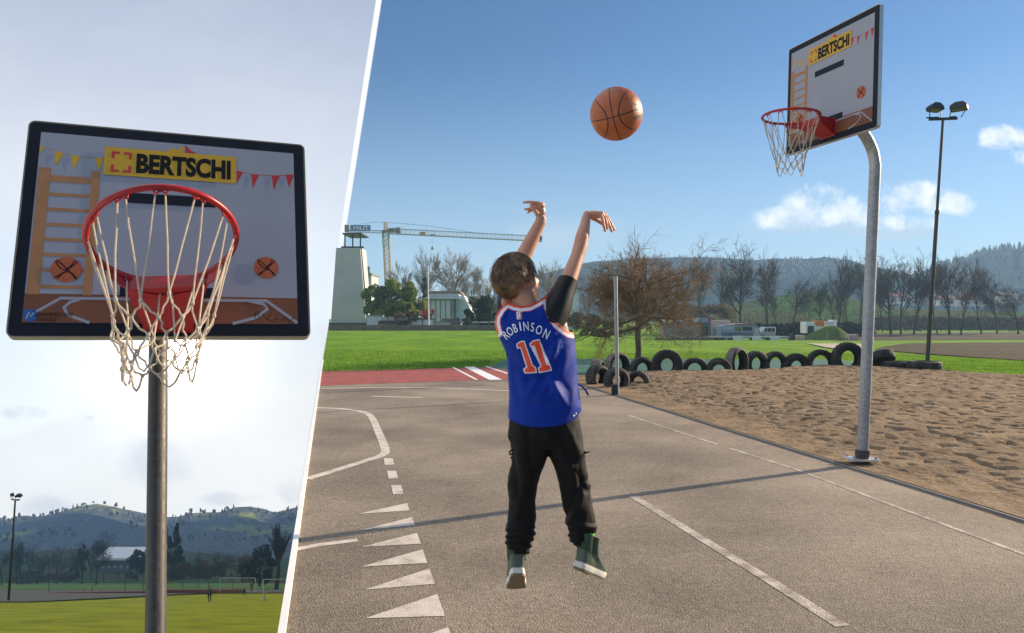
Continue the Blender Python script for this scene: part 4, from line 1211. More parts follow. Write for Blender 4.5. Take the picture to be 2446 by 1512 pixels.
def van(label, px0, px1, py0, py1, d, body, window, cat='van', rear=False, group=None, length=2.0):
    """side-on delivery van; body outline with bonnet, windows and wheels"""
    a, b = at(px0, py1, d), at(px1, py0, d); W, Hh = b.x - a.x, b.z - a.z
    root = empty('parked_van', a); tag(root, label, cat, group)
    out = [(0, .14), (.02, .55), (.16, .62), (.30, .97), (.34, 1), (.97, 1), (1, .93), (1, .14)]
    o2 = offset_poly([(x * W, z * Hh) for x, z in out], -.06)
    MB().rings([[V((x, -.0, z)) for x, z in o2], [V((x * W, .10, z * Hh)) for x, z in out], [V((x * W, length - .1, z * Hh)) for x, z in out], [V((x, length, z)) for x, z in o2]]).build('body', body, root, angle=25)
    for q in ([(.25, .62), (.34, .90), (.46, .90), (.46, .62)], [(.50, .62), (.50, .90), (.72, .90), (.72, .62)], [(.76, .62), (.76, .90), (.94, .90), (.94, .62)]):
        MB().prism([(x * W, -.012, z * Hh) for x, z in q], (0, .03, 0)).build('window', window, root, smooth_=False)
    for x in (.20, .80):
        wh = MB().lathe([(.02, -.09), (Hh * .14, -.10), (Hh * .17, -.07), (Hh * .17, .07), (Hh * .02, .09)], 20)
        wh.v = [(p[0] + x * W, p[1] + .06, p[2] + Hh * .16) for p in wh.v]
        wh.build('wheel', M['tyre'], root)
    MB().box((.03 * W, .05, .40 * Hh), (.05 * W, .12, .08 * Hh)).build('headlight', M['lamp_glass'], root, smooth_=False)
    MB().box((.985 * W, .05, .42 * Hh), (.03 * W, .10, .14 * Hh)).build('tail_light', M['print_red'], root, smooth_=False)
    return root
M['van_white'] = plain('white_van_paint', (0.70, 0.71, 0.72), 0.3, var=.03, coat=.4)
M['van_grey'] = plain('grey_van_paint', (0.33, 0.35, 0.38), 0.35, var=.05, coat=.4)
M['van_blue'] = plain('blue_grey_paint', (0.22, 0.29, 0.36), 0.4, var=.2, scale=1.0)
van('white van parked between the tall blank wall and the green evergreen', 877, 926, 724, 752, 97, M['van_white'], M['window_dark'])
# low garden walls and cold frames
root = empty('garden_wall', at(876, 786, 92)); tag(root, 'low pale wall running from the tall blank building to the cold frames', 'wall')
slab('wall', (876, 915), (755, 786), 92, .4, M['shed_white'], root); slab('coping', (875, 916), (752, 755.2), 91.9, .6, M['roof_grey'], root)
root = empty('cold_frame', at(940, 786, 90)); tag(root, 'grey glazed cold frame with pale slats between the garden wall and white tank', 'cold frame')
slab('base', (903, 978), (769, 786), 90, 2.0, M['stone'], root)
slab('glazing', (906, 978), (757, 768.5), 90.2, 2.2, M['glass_pale'], root, top=(914, 978))
slab('frame', (904, 979), (766, 769.4), 89.9, .1, M['galv_dark'], root)
for px in (925, 946, 978): slab('frame_post', (px, px + 2), (757, 784), 89.85, .1, M['wood'], root)
root = empty('storage_tank', at(1000, 786, 89)); tag(root, 'white square storage tank in front of the shed, left of the brown log pile', 'tank')
slab('tank_body', (978, 1034), (763, 786), 89, 2.0, M['shed_white'], root); slab('lid', (977, 1035), (761, 763.5), 88.9, 2.2, M['galv_dark'], root)
slab('strap', (1008, 1010), (763, 785), 88.9, .1, M['galv_dark'], root); slab('side_post', (974, 978), (764, 786), 88.8, .2, M['wood'], root)
root = empty('log_pile', at(1072, 786, 90)); tag(root, 'brown pitched log pile with tan boards, right of the white tank', 'log pile')
lg = MB(); rnd = random.Random(9)
for j in range(5):
    for i in range(9 - j):
        p = at(1046 + 6 * i + 3 * j, 784 - 5.2 * j, 90) - root.location
        lg.tube([p + V((0, -.1 + rnd.uniform(-.05, .05), 0)), p + V((0, 1.2, 0))], .145 * rnd.uniform(.8, 1.05), 8)
lg.build('logs', M['roof_brown'], root)
slab('board_face', (1045, 1076), (769, 786), 89.6, .06, M['glass_pale'], root)
root = empty('garden_fence', at(1150, 786, 91)); tag(root, 'low rail fence with pale top rail, just left of the boy behind the meadow', 'fence')
slab('rail', (1120, 1216), (768, 771), 91, .1, M['shed_white'], root); slab('lower_rail', (1120, 1216), (778, 780), 91, .1, M['wood'], root)
for px in (1121, 1144, 1167, 1190, 1213): slab('post', (px, px + 2.5), (768, 788), 90.95, .15, M['wood'], root)
root = empty('verge_wall', at(1000, 786, 86)); tag(root, 'long low brown stone wall along the far edge of the meadow', 'wall')
slab('wall', (785, 1225), (776.5, 792), 86, .5, M['stone'], root)
# shed with pale metal roof
root = empty('garden_shed', at(1060, 760, 105)); tag(root, 'white and grey shed with a sloping pale metal roof behind the flagpole', 'shed')
slab('wall', (1018, 1087), (714, 772), 105, 6, M['shed_wood'], root); slab('end_wall', (1087, 1140), (706, 772), 105.4, 6, M['shed_white'], root, top=(1087, 1108))
slab('roof', (1009, 1100), (702, 714), 104.4, 7, M['roof_metal'], root, top=(1030, 1095))
for px in (1030, 1042, 1054, 1066): slab('door_panel', (px, px + 9), (718, 768), 104.9, .2, M['shed_white'] if px % 4 else M['shed_wood'], root)
slab('corner_post', (1085.5, 1088), (708, 772), 104.8, .2, M['dark_metal'], root)
root = empty('barn', at(1060, 740, 122)); tag(root, 'low barn with a flat brown roof behind the metal-roofed shed', 'barn')
slab('wall', (1024, 1100), (704, 780), 122, 8, M['shed_wood'], root); slab('roof', (1019, 1105), (695, 704), 121.5, 9, M['roof_brown'], root, top=(1026, 1098))
root = empty('white_barn', at(1360, 780, 110)); tag(root, 'white barn wall showing between the boy\'s right side and the bushy tree', 'barn')
slab('wall', (1345, 1382), (688, 786), 110, 7, M['shed_white'], root); slab('roof', (1343, 1386), (684, 688), 109.6, 8, M['roof_metal'], root)
root = empty('flagpole', at(1024.5, 784, 88)); tag(root, 'thin white flagpole in front of the shed', 'flagpole')
MB().tube([(0, 0, 0), at(1022, 636, 88) - root.location], [.09, .05], 10).build('pole', M['white'], root)
MB().ball(at(1022, 636, 88) - root.location, .09).build('finial', M['white'], root)
MB().box((0, 0, .1), (.4, .4, .3)).build('footing', M['concrete'], root, smooth_=False)

# tower crane
M['crane_yellow'] = plain('faded_crane_yellow', (0.36, 0.22, 0.04), 0.6, var=.2, scale=.3)
M['crane_grey'] = plain('crane_jib_grey', (0.40, 0.42, 0.44), 0.6, var=.15, scale=.3)
M['crane_green'] = plain('crane_head_green', (0.22, 0.27, 0.17), 0.6, var=.2, scale=.3)
M['sign_blue'] = plain('sign_blue', (0.02, 0.10, 0.36), 0.5, var=.1)
dC = 250.0
root = empty('tower_crane', at(931, 765, dC)); tag(root, 'yellow tower crane with a long grey jib behind the evergreen tree', 'crane')
q = lambda px, py, dd=0: at(px, py, dC + dd) - root.location
def lattice(name, a, b, wa, n, mat, parent, r=.09, tri=False, up=V((0, 0, 1))):
    mb = MB(); ax = (b - a).normalized(); s = ax.cross(V((0, 1, 0))).normalized() if abs(ax.z) > .7 else up; t_ = ax.cross(s).normalized()
    cs = [(-1, -1), (1, -1), (1, 1), (-1, 1)] if not tri else [(-1, -1), (-1, 1), (1, 0)]
    cor = lambda f, c: a.lerp(b, f) + (s * c[0] + t_ * c[1]) * wa / 2
    for c in cs: mb.tube([cor(0, c), cor(1, c)], r, 5)
    for i in range(n):
        for k in range(len(cs)):
            c1, c2 = cs[k], cs[(k + 1) % len(cs)]
            mb.tube([cor(i / n, c1), cor((i + .5) / n, c2), cor((i + 1) / n, c1)], r * .6, 4, caps=False)
    return mb.build(name, mat, parent)
lattice('mast', q(931, 765), q(923.5, 590), 1.8, 16, M['crane_yellow'], root, .19)
lattice('mast_top', q(923.5, 590), q(921.8, 556), 1.9, 3, M['crane_green'], root, .28)
tw = lattice('tower_peak', q(921.6, 553), q(921.6, 531), 1.0, 3, M['crane_yellow'], root, .14)
MB().box(q(922, 553), (2.6, 2.2, .7)).build('slewing_ring', M['roof_red'], root, smooth_=False)
jib = lattice('jib', q(930, 552), q(1295, 570.5), 1.7, 36, M['crane_grey'], root, .15, True)
MB().box(q(1292, 569.5), (.8, 1.2, 1.6)).build('jib_end', M['galv_dark'], jib, smooth_=False)
lattice('counter_jib', q(916, 554), q(826, 551), .8, 8, M['crane_grey'], root, .10)
MB().box(q(829, 546), (1.3, 1.6, 2.3)).build('counterweight', M['stone'], root, smooth_=False)
sb = MB().box(q(861, 545), (6.7, .2, 2.0)).build('name_board', M['sign_blue'], root, smooth_=False)
vs, fs = text_faces('MILIT', 1.6, 1.35, .03); c = q(862, 545)
MB().add([(c.x + x, c.y - .11, c.z + y) for x, y in vs], fs).build('lettering', M['white'], sb, smooth_=False, fix=False)
cb_ = MB().box(q(935, 550), (2.6, 1.8, 1.4), taper=.8).build('cab', M['crane_yellow'], root, smooth_=False)
MB().box(q(935, 550, -1.0), (1.6, .1, .7)).build('cab_window', M['window_dark'], cb_, smooth_=False)
MB().box(q(951, 551), (1.6, 1.6, 2.0)).build('winch_box', M['stone'], root, smooth_=False)
pn = MB()
pn.tube([q(921.6, 531), q(1022, 539), q(1136, 556)], .05, 4); pn.tube([q(921.6, 531), q(900, 530), q(833, 539)], .05, 4); pn.tube([q(1020, 539), q(1018, 556)], .03, 4)
pn.build('pendant_cables', M['dark_metal'], root)
tr = MB().box(q(1010, 558), (1.8, 1.6, .9)).box(q(1033, 562), (2.0, 1.4, .6)).build('trolley', M['crane_yellow'], root, smooth_=False)
MB().tube([q(1031, 564), q(1033, 590)], .025, 4).build('hoist_rope', M['dark_metal'], tr)
MB().ball(q(1033, 593), (.5, .4, .6), 8, 6).build('hook_block', M['crane_yellow'], tr)

# parked trailers, tents and boards in the middle distance
M['tent_pink'] = plain('pale_tan_canvas', (0.55, 0.42, 0.35), 0.8, var=.08); M['orange'] = plain('orange_tarpaulin', (0.62, 0.20, 0.02), 0.6, var=.1)
M['slate'] = plain('slate_blue_boards', (0.13, 0.14, 0.18), 0.7, var=.2, scale=.8)
d = 98
root = empty('market_stall', at(1683, 808, d)); tag(root, 'dark slate-blue stall with a small red flag, left of the tan tent', 'stall')
slab('wall', (1670, 1698), (770, 812), d, 3, M['slate'], root); slab('roof', (1667, 1700), (759, 770), d - .2, 3.5, M['van_blue'], root, top=(1672, 1692))
slab('flag', (1692, 1699), (760, 768), d - .4, .1, M['print_red'], root); slab('opening', (1676, 1692), (780, 800), d - .05, .2, M['window_dark'], root)
root = empty('tan_tent', at(1725, 808, d)); tag(root, 'tent with a tan pitched roof behind the long trailers', 'tent')
slab('roof', (1697, 1757), (765, 785), d + 2, 4, M['tent_pink'], root, top=(1699, 1742)); slab('side_wall', (1700, 1752), (785, 812), d + 2.2, 3.6, M['van_blue'], root)
for px in (1700, 1726, 1751): slab('pole', (px, px + 1.5), (785, 812), d + 2.0, .1, M['white'], root)
root = empty('caravan', at(1768, 812, d - 3)); tag(root, 'blue-grey caravan with a rounded brown roof and a yellow-green window', 'caravan')
dd = d - 3; o = [(1722, 808), (1722, 780), (1735, 776), (1800, 775), (1812, 781), (1816, 792), (1816, 808)]
MB().prism([at(x, y, dd) - root.location for x, y in o], (0, 2.3, 0)).build('body', M['van_blue'], root, smooth_=False)
MB().prism([at(x, y, dd - .06) - root.location for x, y in ((1745, 777), (1760, 773.5), (1785, 771.5), (1803, 773), (1812, 778.5), (1800, 777.5))], (0, 2.42, 0)).build('roof', M['roof_brown'], root, smooth_=False)
for a_, m_ in (((1726, 1752, 780, 788), 'glass_pale'), ((1756, 1770, 781, 791), 'leaf_green'), ((1774, 1796, 781, 790), 'window_dark'), ((1802, 1812, 783, 800), 'glass_pale')):
    slab('window', a_[:2], a_[2:], dd - .04, .1, M[m_], root)
slab('side_stripe', (1724, 1798), (794, 801), dd - .03, .1, M['slate'], root)
for px in (1745, 1796):
    wh = MB().lathe([(.02, -.1), (.30, -.11), (.34, -.06), (.34, .1), (.02, .1)], 18); c = at(px, 808, dd) - root.location
    wh.v = [(p[0] + c.x, p[1] - .02, p[2] + c.z) for p in wh.v]; wh.build('wheel', M['tyre'], root)
van('low grey van parked right of the blue-grey caravan', 1816, 1853, 781, 810, d - 2, M['van_grey'], M['window_dark'])
root = empty('flatbed_trailer', at(1800, 816, d - 6)); tag(root, 'long low flatbed trailer with three white end boards in front of the caravan', 'trailer'); dd = d - 6
slab('deck', (1700, 1893), (804, 808), dd, 2.2, M['galv'], root)
for a_ in ((1751, 1775), (1797, 1818), (1840, 1863)): slab('white_board', a_, (802, 813), dd - .06, .06, M['white'], root)
for px in (1712, 1726, 1806, 1834):
    wh = MB().lathe([(.02, -.12), (.30, -.13), (.36, -.08), (.36, .1), (.02, .1)], 18); c = at(px, 813, dd) - root.location
    wh.v = [(p[0] + c.x, p[1] + .1, p[2] + c.z) for p in wh.v]; wh.build('wheel', M['tyre'], root)
slab('drawbar', (1893, 1908), (806, 808), dd + 1, .2, M['dark_metal'], root)
root = empty('log_stack', at(1909, 816, d - 6)); tag(root, 'pale sawn timber stack at the left foot of the small green mound', 'timber stack')
lg = MB()
for j in range(4):
    for i in range(4):
        lg.box(at(1901 + 5 * i, 818 - 5 * j, d - 6.5) - root.location, (.24, 1.5, .2))
lg.build('beams', M['tent_pink'], root, smooth_=False); slab('end_board', (1894, 1899), (797, 819), d - 6.6, 1.5, M['dark_metal'], root)
root = empty('tarpaulin_stack', at(1960, 790, d + 6)); tag(root, 'white and orange covered stack behind the small green mound', 'stack'); dd = d + 6
slab('white_cover', (1947, 1999), (776, 796), dd, 2, M['white'], root); slab('left_box', (1925, 1946), (769, 796), dd, 2, M['white'], root)
slab('orange_sheet', (1950, 1969), (766, 779), dd - .1, 1.6, M['orange'], root); slab('upper_box', (1973, 1990), (768, 777), dd + .1, 1.6, M['shed_white'], root); slab('corner_box', (1989, 1999), (764, 777), dd + .15, 1.6, M['white'], root)
slab('dark_gap', (1930, 1944), (778, 796), dd - .1, .4, M['window_dark'], root)
root = empty('trailer_shed', at(1640, 800, d + 4)); tag(root, 'white and orange roofed stall behind the right half of the bushy tree', 'stall')
slab('wall', (1590, 1660), (770, 806), d + 4, 4, M['shed_wood'], root); slab('roof', (1592, 1640), (761, 770), d + 3.8, 5, M['white'], root); slab('awning', (1640, 1664), (760, 768), d + 3.8, 4, M['orange'], root)
slab('counter', (1600, 1655), (786, 790), d + 3.7, .5, M['glass_pale'], root)
root = empty('pallet_row', at(1600, 812, d - 8)); tag(root, 'low row of pale crates and boards under the right branches of the bushy tree', 'crates')
mb = MB(); rnd = random.Random(3)
for i in range(16): mb.box(at(1570 + 8.5 * i, 812 - rnd.uniform(0, 6), d - 8) - root.location, (.42 * rnd.uniform(.6, 1.2), .8, .42 * rnd.uniform(.5, 1.5)))
mb.build('boards', M['wood'], root, smooth_=False)

# small green mound with timber fence
def mound(px, py, d, rx, ry, h):
    c = at(px, py, d); vs, fs = [], []; n, m = 44, 16
    for j in range(m + 1):
        s = j / m
        for i in range(n):
            a = 2 * math.pi * i / n; r = s
            p = V((math.cos(a) * rx * r * (1.35 if math.cos(a) < 0 else .75), math.sin(a) * ry * r, h * (math.cos(math.pi * s) * .5 + .5)))
            p.z += mnoise.noise(p * .6 + V((3, 3, 3))) * .15 * (1 - s); vs.append(c + p)
    for j in range(m):
        for i in range(n):
            k = (i + 1) % n; fs.append([j * n + i, j * n + k, (j + 1) * n + k, (j + 1) * n + i])
    return struct(MB().add(vs, fs).build('mound', M['mound_grass']))
mound(1990, 812, 93, 3.9, 3.0, 1.75)
root = empty('timber_fence', at(1985, 818, 89)); tag(root, 'weathered timber rail fence along the foot of the small mound', 'fence'); dd = 89
for px in (1924, 1944, 1958, 1985, 2006, 2028): slab('post', (px, px + 3), (803, 822), dd, .16, M['wood'], root)
for a_ in ((1924, 1956, 804, 806), (1960, 2030, 808, 811), (1924, 2030, 815, 817)): slab('rail', a_[:2], a_[2:], dd - .05, .08, M['wood'], root)
root = empty('firewood_stack', at(2035, 818, 89)); tag(root, 'stack of pale split firewood at the right end of the timber fence', 'timber stack')
lg = MB()
for j in range(6):
    for i in range(5): lg.box(at(2026 + 4.6 * i, 820 - 4 * j, dd + rnd.uniform(-.1, .1)) - root.location, (.2 * rnd.uniform(.7, 1), 1.0, .17))
lg.build('logs', M['tent_pink'], root, smooth_=False)
root = empty('thin_post', at(1976, 820, 88)); tag(root, 'thin grey post standing in front of the small green mound', 'post')
MB().tube([(0, 0, 0), at(1975, 790, 88) - root.location], .05, 8).build('pole', M['galv'], root); MB().box((0, 0, .05), (.2, .2, .15)).build('footing', M['concrete'], root, smooth_=False)

# ---------------------------------------------------------------- the valley on the left
def vz(z): return z * .30516                               # enlargements of the photo were measured for this side
def ly(z): return 1104.7 + z * .30516
xs = [-230 + 6 * i for i in range(90)]; vsl = [4, 12, 20, 28, 34] + [38 + 4 * i for i in range(24)] + [140, 155, 175, 200, 230, 270, 320, 380, 450, 540, 640, 740, 860, 960]
def field_h(x, v): return mnoise.fractal(V((x * .06, v * .06, 2)), 1, 2, 3) * .12
vs, fs = [], []
for v in vsl:
    for x in xs: vs.append(valley(x * (1 + v / 300.0), v, field_h(x, v) if v > 30 else 0))
n = len(xs)
for j in range(len(vsl) - 1):
    for i in range(n - 1): a = j * n + i; fs.append([a, a + 1, a + n + 1, a + n])
# stop the slope short of the court plateau
keep = []
for f in fs:
    c = sum((V(vs[i]) for i in f), V((0, 0, 0))) / 4
    if c.x < edge(max(0, c.y)) + 4.0 or c.y > 60: keep.append(f)
struct(MB().add(vs, keep).build('playing_field', M['valley_grass'], fix=False))
def vpatch(name, x0, x1, v0, v1, mat, lift, n=30):
    vs, fs = [], []
    for j in range(7):
        for i in range(n + 1):
            x = x0 + (x1 - x0) * i / n; v = v0 + (v1 - v0) * j / 6
            vs.append(valley(x, v, lift))
    for j in range(6):
        for i in range(n): a = j * (n + 1) + i; fs.append([a, a + 1, a + n + 2, a + n + 1])
    return struct(MB().add(vs, fs).build(name, mat, fix=False))
M['verge_brown'] = plain('dry_verge', (0.13, 0.105, 0.055), 0.9, var=.25, scale=.4)
M['verge_green'] = grass('valley_meadow', [(0.07, 0.13, 0.02), (0.13, 0.23, 0.03), (0.19, 0.30, 0.05)], .4)
vpatch('dry_verge', -150, 60, 128, 160, M['verge_brown'], .16)
vpatch('valley_meadow', -260, 110, 160, 330, M['verge_green'], .20)
vpatch('dry_verge', -80, -48, 80, 128, M['verge_brown'], .16)
# hills across the valley
def vpt(px, py, v): return valley_at(px, py, v)
prof = [(-200, 1235), (0, 1228), (25, 1235), (70, 1225), (92, 1229), (145, 1222), (190, 1208), (238, 1199), (275, 1204), (335, 1216), (395, 1229), (430, 1230), (470, 1221), (530, 1218), (565, 1206), (600, 1204), (635, 1211), (660, 1220), (712, 1208), (800, 1200), (1000, 1210)]
def ptop(px):
    for a, b in zip(prof, prof[1:]):
        if a[0] <= px <= b[0]: return a[1] + (b[1] - a[1]) * (px - a[0]) / (b[0] - a[0])
def vridge(v0, v1, topf, mat, seed, x0=-200, x1=1000, rough=4, nx=220, ny=30):
    vs, fs = [], []
    for j in range(ny + 1):
        s = j / ny
        for i in range(nx + 1):
            px = x0 + (x1 - x0) * i / nx
            r = V(((px - CX) / F, 1, (CY - topf(px)) / F)); k1 = v1 / r.dot(LF); X = r.x * k1; Hh = (r * k1).dot(LN) + LH
            if s < .82: f = s / .82; v = v0 + (v1 - v0) * f; k = f ** 1.5 * .8 + f * .2
            else: f = (s - .82) / .18; v = v1 * (1 + .2 * f); k = 1 - 1.02 * f
            hn = mnoise.fractal(V((X * .012, v * .012, seed)), 1, 2.1, 5) * rough * min(1, k * 2) * (.4 if s > .7 else 1)
            vs.append(valley(X * (.5 + .5 * v / v1), v, Hh * k + hn - .5))
    for j in range(ny):
        for i in range(nx): a = j * (nx + 1) + i; fs.append([a, a + 1, a + nx + 2, a + nx + 1])
    struct(MB().add(vs, fs).build('hills', mat, fix=False))
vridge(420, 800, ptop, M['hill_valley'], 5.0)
vridge(330, 520, lambda px: 1318 - 12 * math.sin(px * .006) - 10 * math.exp(-((px - 330) / 90.0) ** 2), M['hill_mid'], 9.0, rough=2, ny=14)
# trees on the skyline and on the slopes: far woods read as one mass
rnd = random.Random(4); mb = MB()
def conif(p, h, r, up=V((0, 0, 1))):
    for k in range(4):
        z0 = h * (.12 + .2 * k); rr = r * (1 - .2 * k); b = len(mb.v); n = 6
        for i in range(n):
            a = 6.283 * i / n + rnd.uniform(-.2, .2); mb.v.append(tuple(p + V((math.cos(a) * rr * rnd.uniform(.8, 1.1), math.sin(a) * rr, z0))))
        mb.v.append(tuple(p + V((0, 0, z0 + h * .34))))
        for i in range(n): mb.f.append([b + i, b + (i + 1) % n, b + n]); mb.m.append(0)
def round_(p, h, r):
    for _ in range(5):
        c = p + V((rnd.uniform(-r, r) * .5, rnd.uniform(-r, r) * .5, h * rnd.uniform(.4, .8))); mb.ball(c, (r * .5, r * .5, h * .25), 6, 4)
def vground(px, v):                 # height of the valley hills along a column, by ray test
    return None
dg = bpy.context.evaluated_depsgraph_get(); dg.update()
hill_objs = [o for o in bpy.data.objects if o.name.startswith('hills')]
bvhs = [BVHTree.FromPolygons([o.matrix_world @ v.co for v in o.data.vertices], [p.vertices[:] for p in o.data.polygons]) for o in hill_objs]
def drop(p):
    best = None
    for b in bvhs:
        h = b.ray_cast(V((p.x, p.y, 500)), V((0, 0, -1)))
        if h[0] is not None and (best is None or h[0].z > best.z): best = h[0]
    return best
cnt = 0
for _ in range(1500):
    px = rnd.uniform(-150, 760); v = rnd.uniform(500, 810)
    p = drop(valley_at(px, 1300, v))
    if p is None: continue
    wood = mnoise.noise(V((p.x * .012, p.y * .012, 1.0)))
    if v < 755 and (wood < .25 or rnd.random() < .5): continue
    if v > 770 and rnd.random() < .45: continue
    h = rnd.uniform(3, 6.5)
    (conif if rnd.random() < .3 else round_)(p - V((0, 0, .5)), h, h * rnd.uniform(.22, .38))
for _ in range(1500):               # conifers along the wooded hill and blue ridge on the right
    if rnd.random() < .6: px = rnd.uniform(2230, 2600); v = rnd.uniform(560, 720)
    else: px = rnd.uniform(1500, 2300); v = rnd.uniform(640, 775)
    p = drop(V(((px - CX) / F * v, v, 0)))
    if p is None: continue
    h = rnd.uniform(4, 8) if px > 2230 else rnd.uniform(2, 4)
    conif(p - V((0, 0, .5)), h, h * .3)
o = mb.build('woodland', leafmat('far_woodland', (0.075, 0.090, 0.085), (0.14, 0.155, 0.13), .15), fix=False, smooth_=False); o['kind'] = 'stuff'

# trees in the valley
used3 = [True] * 5
for (zx, zt, zb, v, k, lab) in [
    (12, 650, 960, 0, 3, 'bare tree cut by the left edge of the view, behind the playing field'),
    (130, 545, 955, 0, 1, 'tall narrow bare tree just right of the distant floodlight mast'),
    (172, 590, 955, 0, 2, 'bare tree with several stems, second right of the distant floodlight mast'),
    (212, 625, 950, 0, 4, 'thin bare tree, third right of the distant floodlight mast'),
    (292, 680, 952, 0, 3, 'broad low bare tree left of the twin tall trees across the field'),
    (440, 630, 948, 0, 0, 'rounded bare tree midway between distant mast and hoop pole'),
    (545, 690, 946, 0, 2, 'leaning small bare tree left of the white-roofed hall'),
    (592, 625, 945, 0, 4, 'bare tree with drooping top left of the white-roofed hall'),
    (712, 690, 942, 0, 4, 'thin dark stem in front of the white-roofed hall\'s left end'),
    (750, 500, 958, 0, 0, 'tallest bare tree in front of the white-roofed hall, left one of a pair'),
    (812, 520, 935, 0, 1, 'tall bare tree in front of the white-roofed hall, right one of a pair'),
    (930, 765, 930, 0, 3, 'low wide bare tree under the white hall roof'),
    (1545, 670, 925, 0, 0, 'bare tree behind the standing child, right of the hoop pole'),
    (1600, 720, 925, 0, 3, 'low bare tree close right behind the standing child'),
    (1690, 650, 910, 0, 1, 'tall bare tree left of the football goal'),
    (1750, 690, 905, 0, 2, 'slim bare tree above the left goal post'),
    (1812, 660, 905, 0, 0, 'bare tree above the middle of the goal crossbar'),
    (1945, 670, 905, 0, 4, 'bare tree above the right goal post'),
]:
    px, pt, pb = zx * .30516, ly(zt), ly(zb)
    r = V(((px - CX) / F, 1, (CY - pb) / F)); v = min(330, LH / (pb - 1380) * 1800) if pb > 1386 else 330
    v = max(150, min(v, 330)); base = valley_at(px, pb, v)
    hgt = (valley_at(px, pt, v) - base).length
    used[k] = True
    place_tree(k, base, hgt, lab, rnd.uniform(0, 6), 'bare trees beyond the playing field', rnd.uniform(.75, .95))
# big many-stemmed tree at the right
big = bare_tree('big_bare_tree', 55, 15.0, .45, .42, .5, [10, 7, 6, 5], M['bark'], M['twig'], .0, .38)
b_ = valley_at(660, ly(990), 165); big.location = b_
big.scale = ((valley_at(660, ly(448), 165) - b_).length / 15,) * 3
tag(big, 'big dark bare tree with upswept limbs standing right of the goal', 'tree')
def vput(o, zx, zb, v, label, cat): o.location = valley_at(zx * .30516, ly(zb), v); tag(o, label, cat); return o
vput(leafy('conifer', 61, [((0, 0, 5), (2.2, 2, 4)), ((0, 0, 10), (1.5, 1.4, 4)), ((0, 0, 14), (.8, .8, 3))], 6000, .30, M['leaf_dark'], 12, .3), 1385, 915, 250, 'dark narrow conifer right of the hoop pole across the field', 'tree')
vput(leafy('conifer', 62, [((0, 0, 5), (2.4, 2, 4)), ((.3, 0, 10), (1.6, 1.4, 4)), ((0, 0, 14), (.8, .8, 3))], 6000, .30, M['leaf_dark'], 12, .3), 1292, 915, 250, 'dark conifer half hidden by the right side of the hoop pole', 'tree')
vput(leafy('dark_tree', 63, [((0, 0, 5), (4, 3, 4)), ((1, 0, 8), (3, 2.5, 3))], 7000, .30, M['leaf_dark'], 6, .4), 1075, 925, 290, 'rounded dark tree at the right end of the white-roofed hall', 'tree')
vput(leafy('dark_tree', 64, [((0, 0, 7), (2.2, 2, 4)), ((.4, 0, 11), (1.5, 1.4, 2.5))], 4000, .28, M['leaf_dark'], 9, .3), 642, 945, 290, 'dark narrow tree left of the white-roofed hall', 'tree')
vput(leafy('evergreen_tree', 65, [((0, 0, 3.5), (3, 3, 3)), ((1, 0, 6), (2.5, 2, 2.5)), ((-2, 0, 3), (2.2, 2, 2.5))], 9000, .20, M['leaf_dark'], 4, .3), 2030, 960, 175, 'dark bushy evergreen around the foot of the big bare tree', 'tree')
i = 0
for zx, zb, w_, h_, lab in ((1345, 915, 5, 4.5, 'brown round thicket just right of the dark conifer'), (1490, 915, 5, 5, 'pale brown thicket behind the standing child'), (1640, 905, 5, 5, 'brown thicket left of the goal'), (1860, 905, 6, 5.5, 'brown thicket behind the goal crossbar'), (180, 940, 8, 4, 'dark scrub behind the leftmost field trees'), (420, 940, 8, 3.6, 'dark scrub left of the white hall')):
    i += 1
    vput(leafy('thicket', 70 + i, [((0, 0, h_ * .5), (w_, 2.5, h_ * .5)), ((w_ * .5, 0, h_ * .6), (w_ * .6, 2, h_ * .5))], 5000, .22, M['leaf_brown'] if zx > 1000 else M['leaf_olive'], h_ * .5, .15), zx, zb, 235 if zx > 1000 else 290, lab, 'thicket')

# hall with a white roof
c = valley_at(285, ly(850), 300)
root = empty('sports_hall', c); tag(root, 'long low hall with a shining white roof beyond the trees', 'building')
sc_ = c.y / F
MB().box((0, 6, 12 * sc_), (98 * sc_, 12, 30 * sc_)).build('wall', M['slate'], root, smooth_=False)
MB().prism([(-52 * sc_, -1, 27.5 * sc_), (52 * sc_, -1, 27.5 * sc_), (44 * sc_, 7, 39 * sc_), (-46 * sc_, 7, 39 * sc_)], (0, .2, .8)).build('roof', M['white'], root, smooth_=False)
for i in range(6): MB().box(((-40 + 15 * i) * sc_, -.05, 10 * sc_), (8 * sc_, .1, 7 * sc_)).build('window', M['glass_pale'], root, smooth_=False)
# football goals
M['goal_white'] = plain('goal_paint', (0.42, 0.43, 0.44), 0.4, var=.05)
def vq(zx, zy, v): return valley_at(zx * .30516, ly(zy), v)
root = empty('football_goal', vq(1860, 1018, 122)); L0 = root.location
tag(root, 'white football goal with net stays at the far end of the field', 'football goal')
p = [vq(1722, 1020, 122), vq(1722, 905, 122), vq(2000, 905, 122), vq(2002, 1016, 122)]
for a_, b_, nm_ in ((0, 1, 'goal_post'), (1, 2, 'crossbar'), (2, 3, 'goal_post')): MB().tube([p[a_] - L0, p[b_] - L0], .055, 10).build(nm_, M['goal_white'], root)
mb = MB(); bk = V((0, 1.8, -.6))
for i in range(15):
    a_ = p[1].lerp(p[2], i / 14) - L0; mb.tube([a_, a_ + bk * .5 + V((0, 0, -.2)), (p[0].lerp(p[3], i / 14) - L0) + bk], .012, 3)
for j in range(6):
    mb.tube([(p[1].lerp(p[0], j / 5) - L0) + bk * (j / 5), (p[2].lerp(p[3], j / 5) - L0) + bk * (j / 5)], .012, 3)
mb.build('net', M['cord'], root)
root = empty('small_goal', vq(2062, 1075, 90)); L0 = root.location
tag(root, 'white side goal seen end-on at the right end of the field', 'football goal')
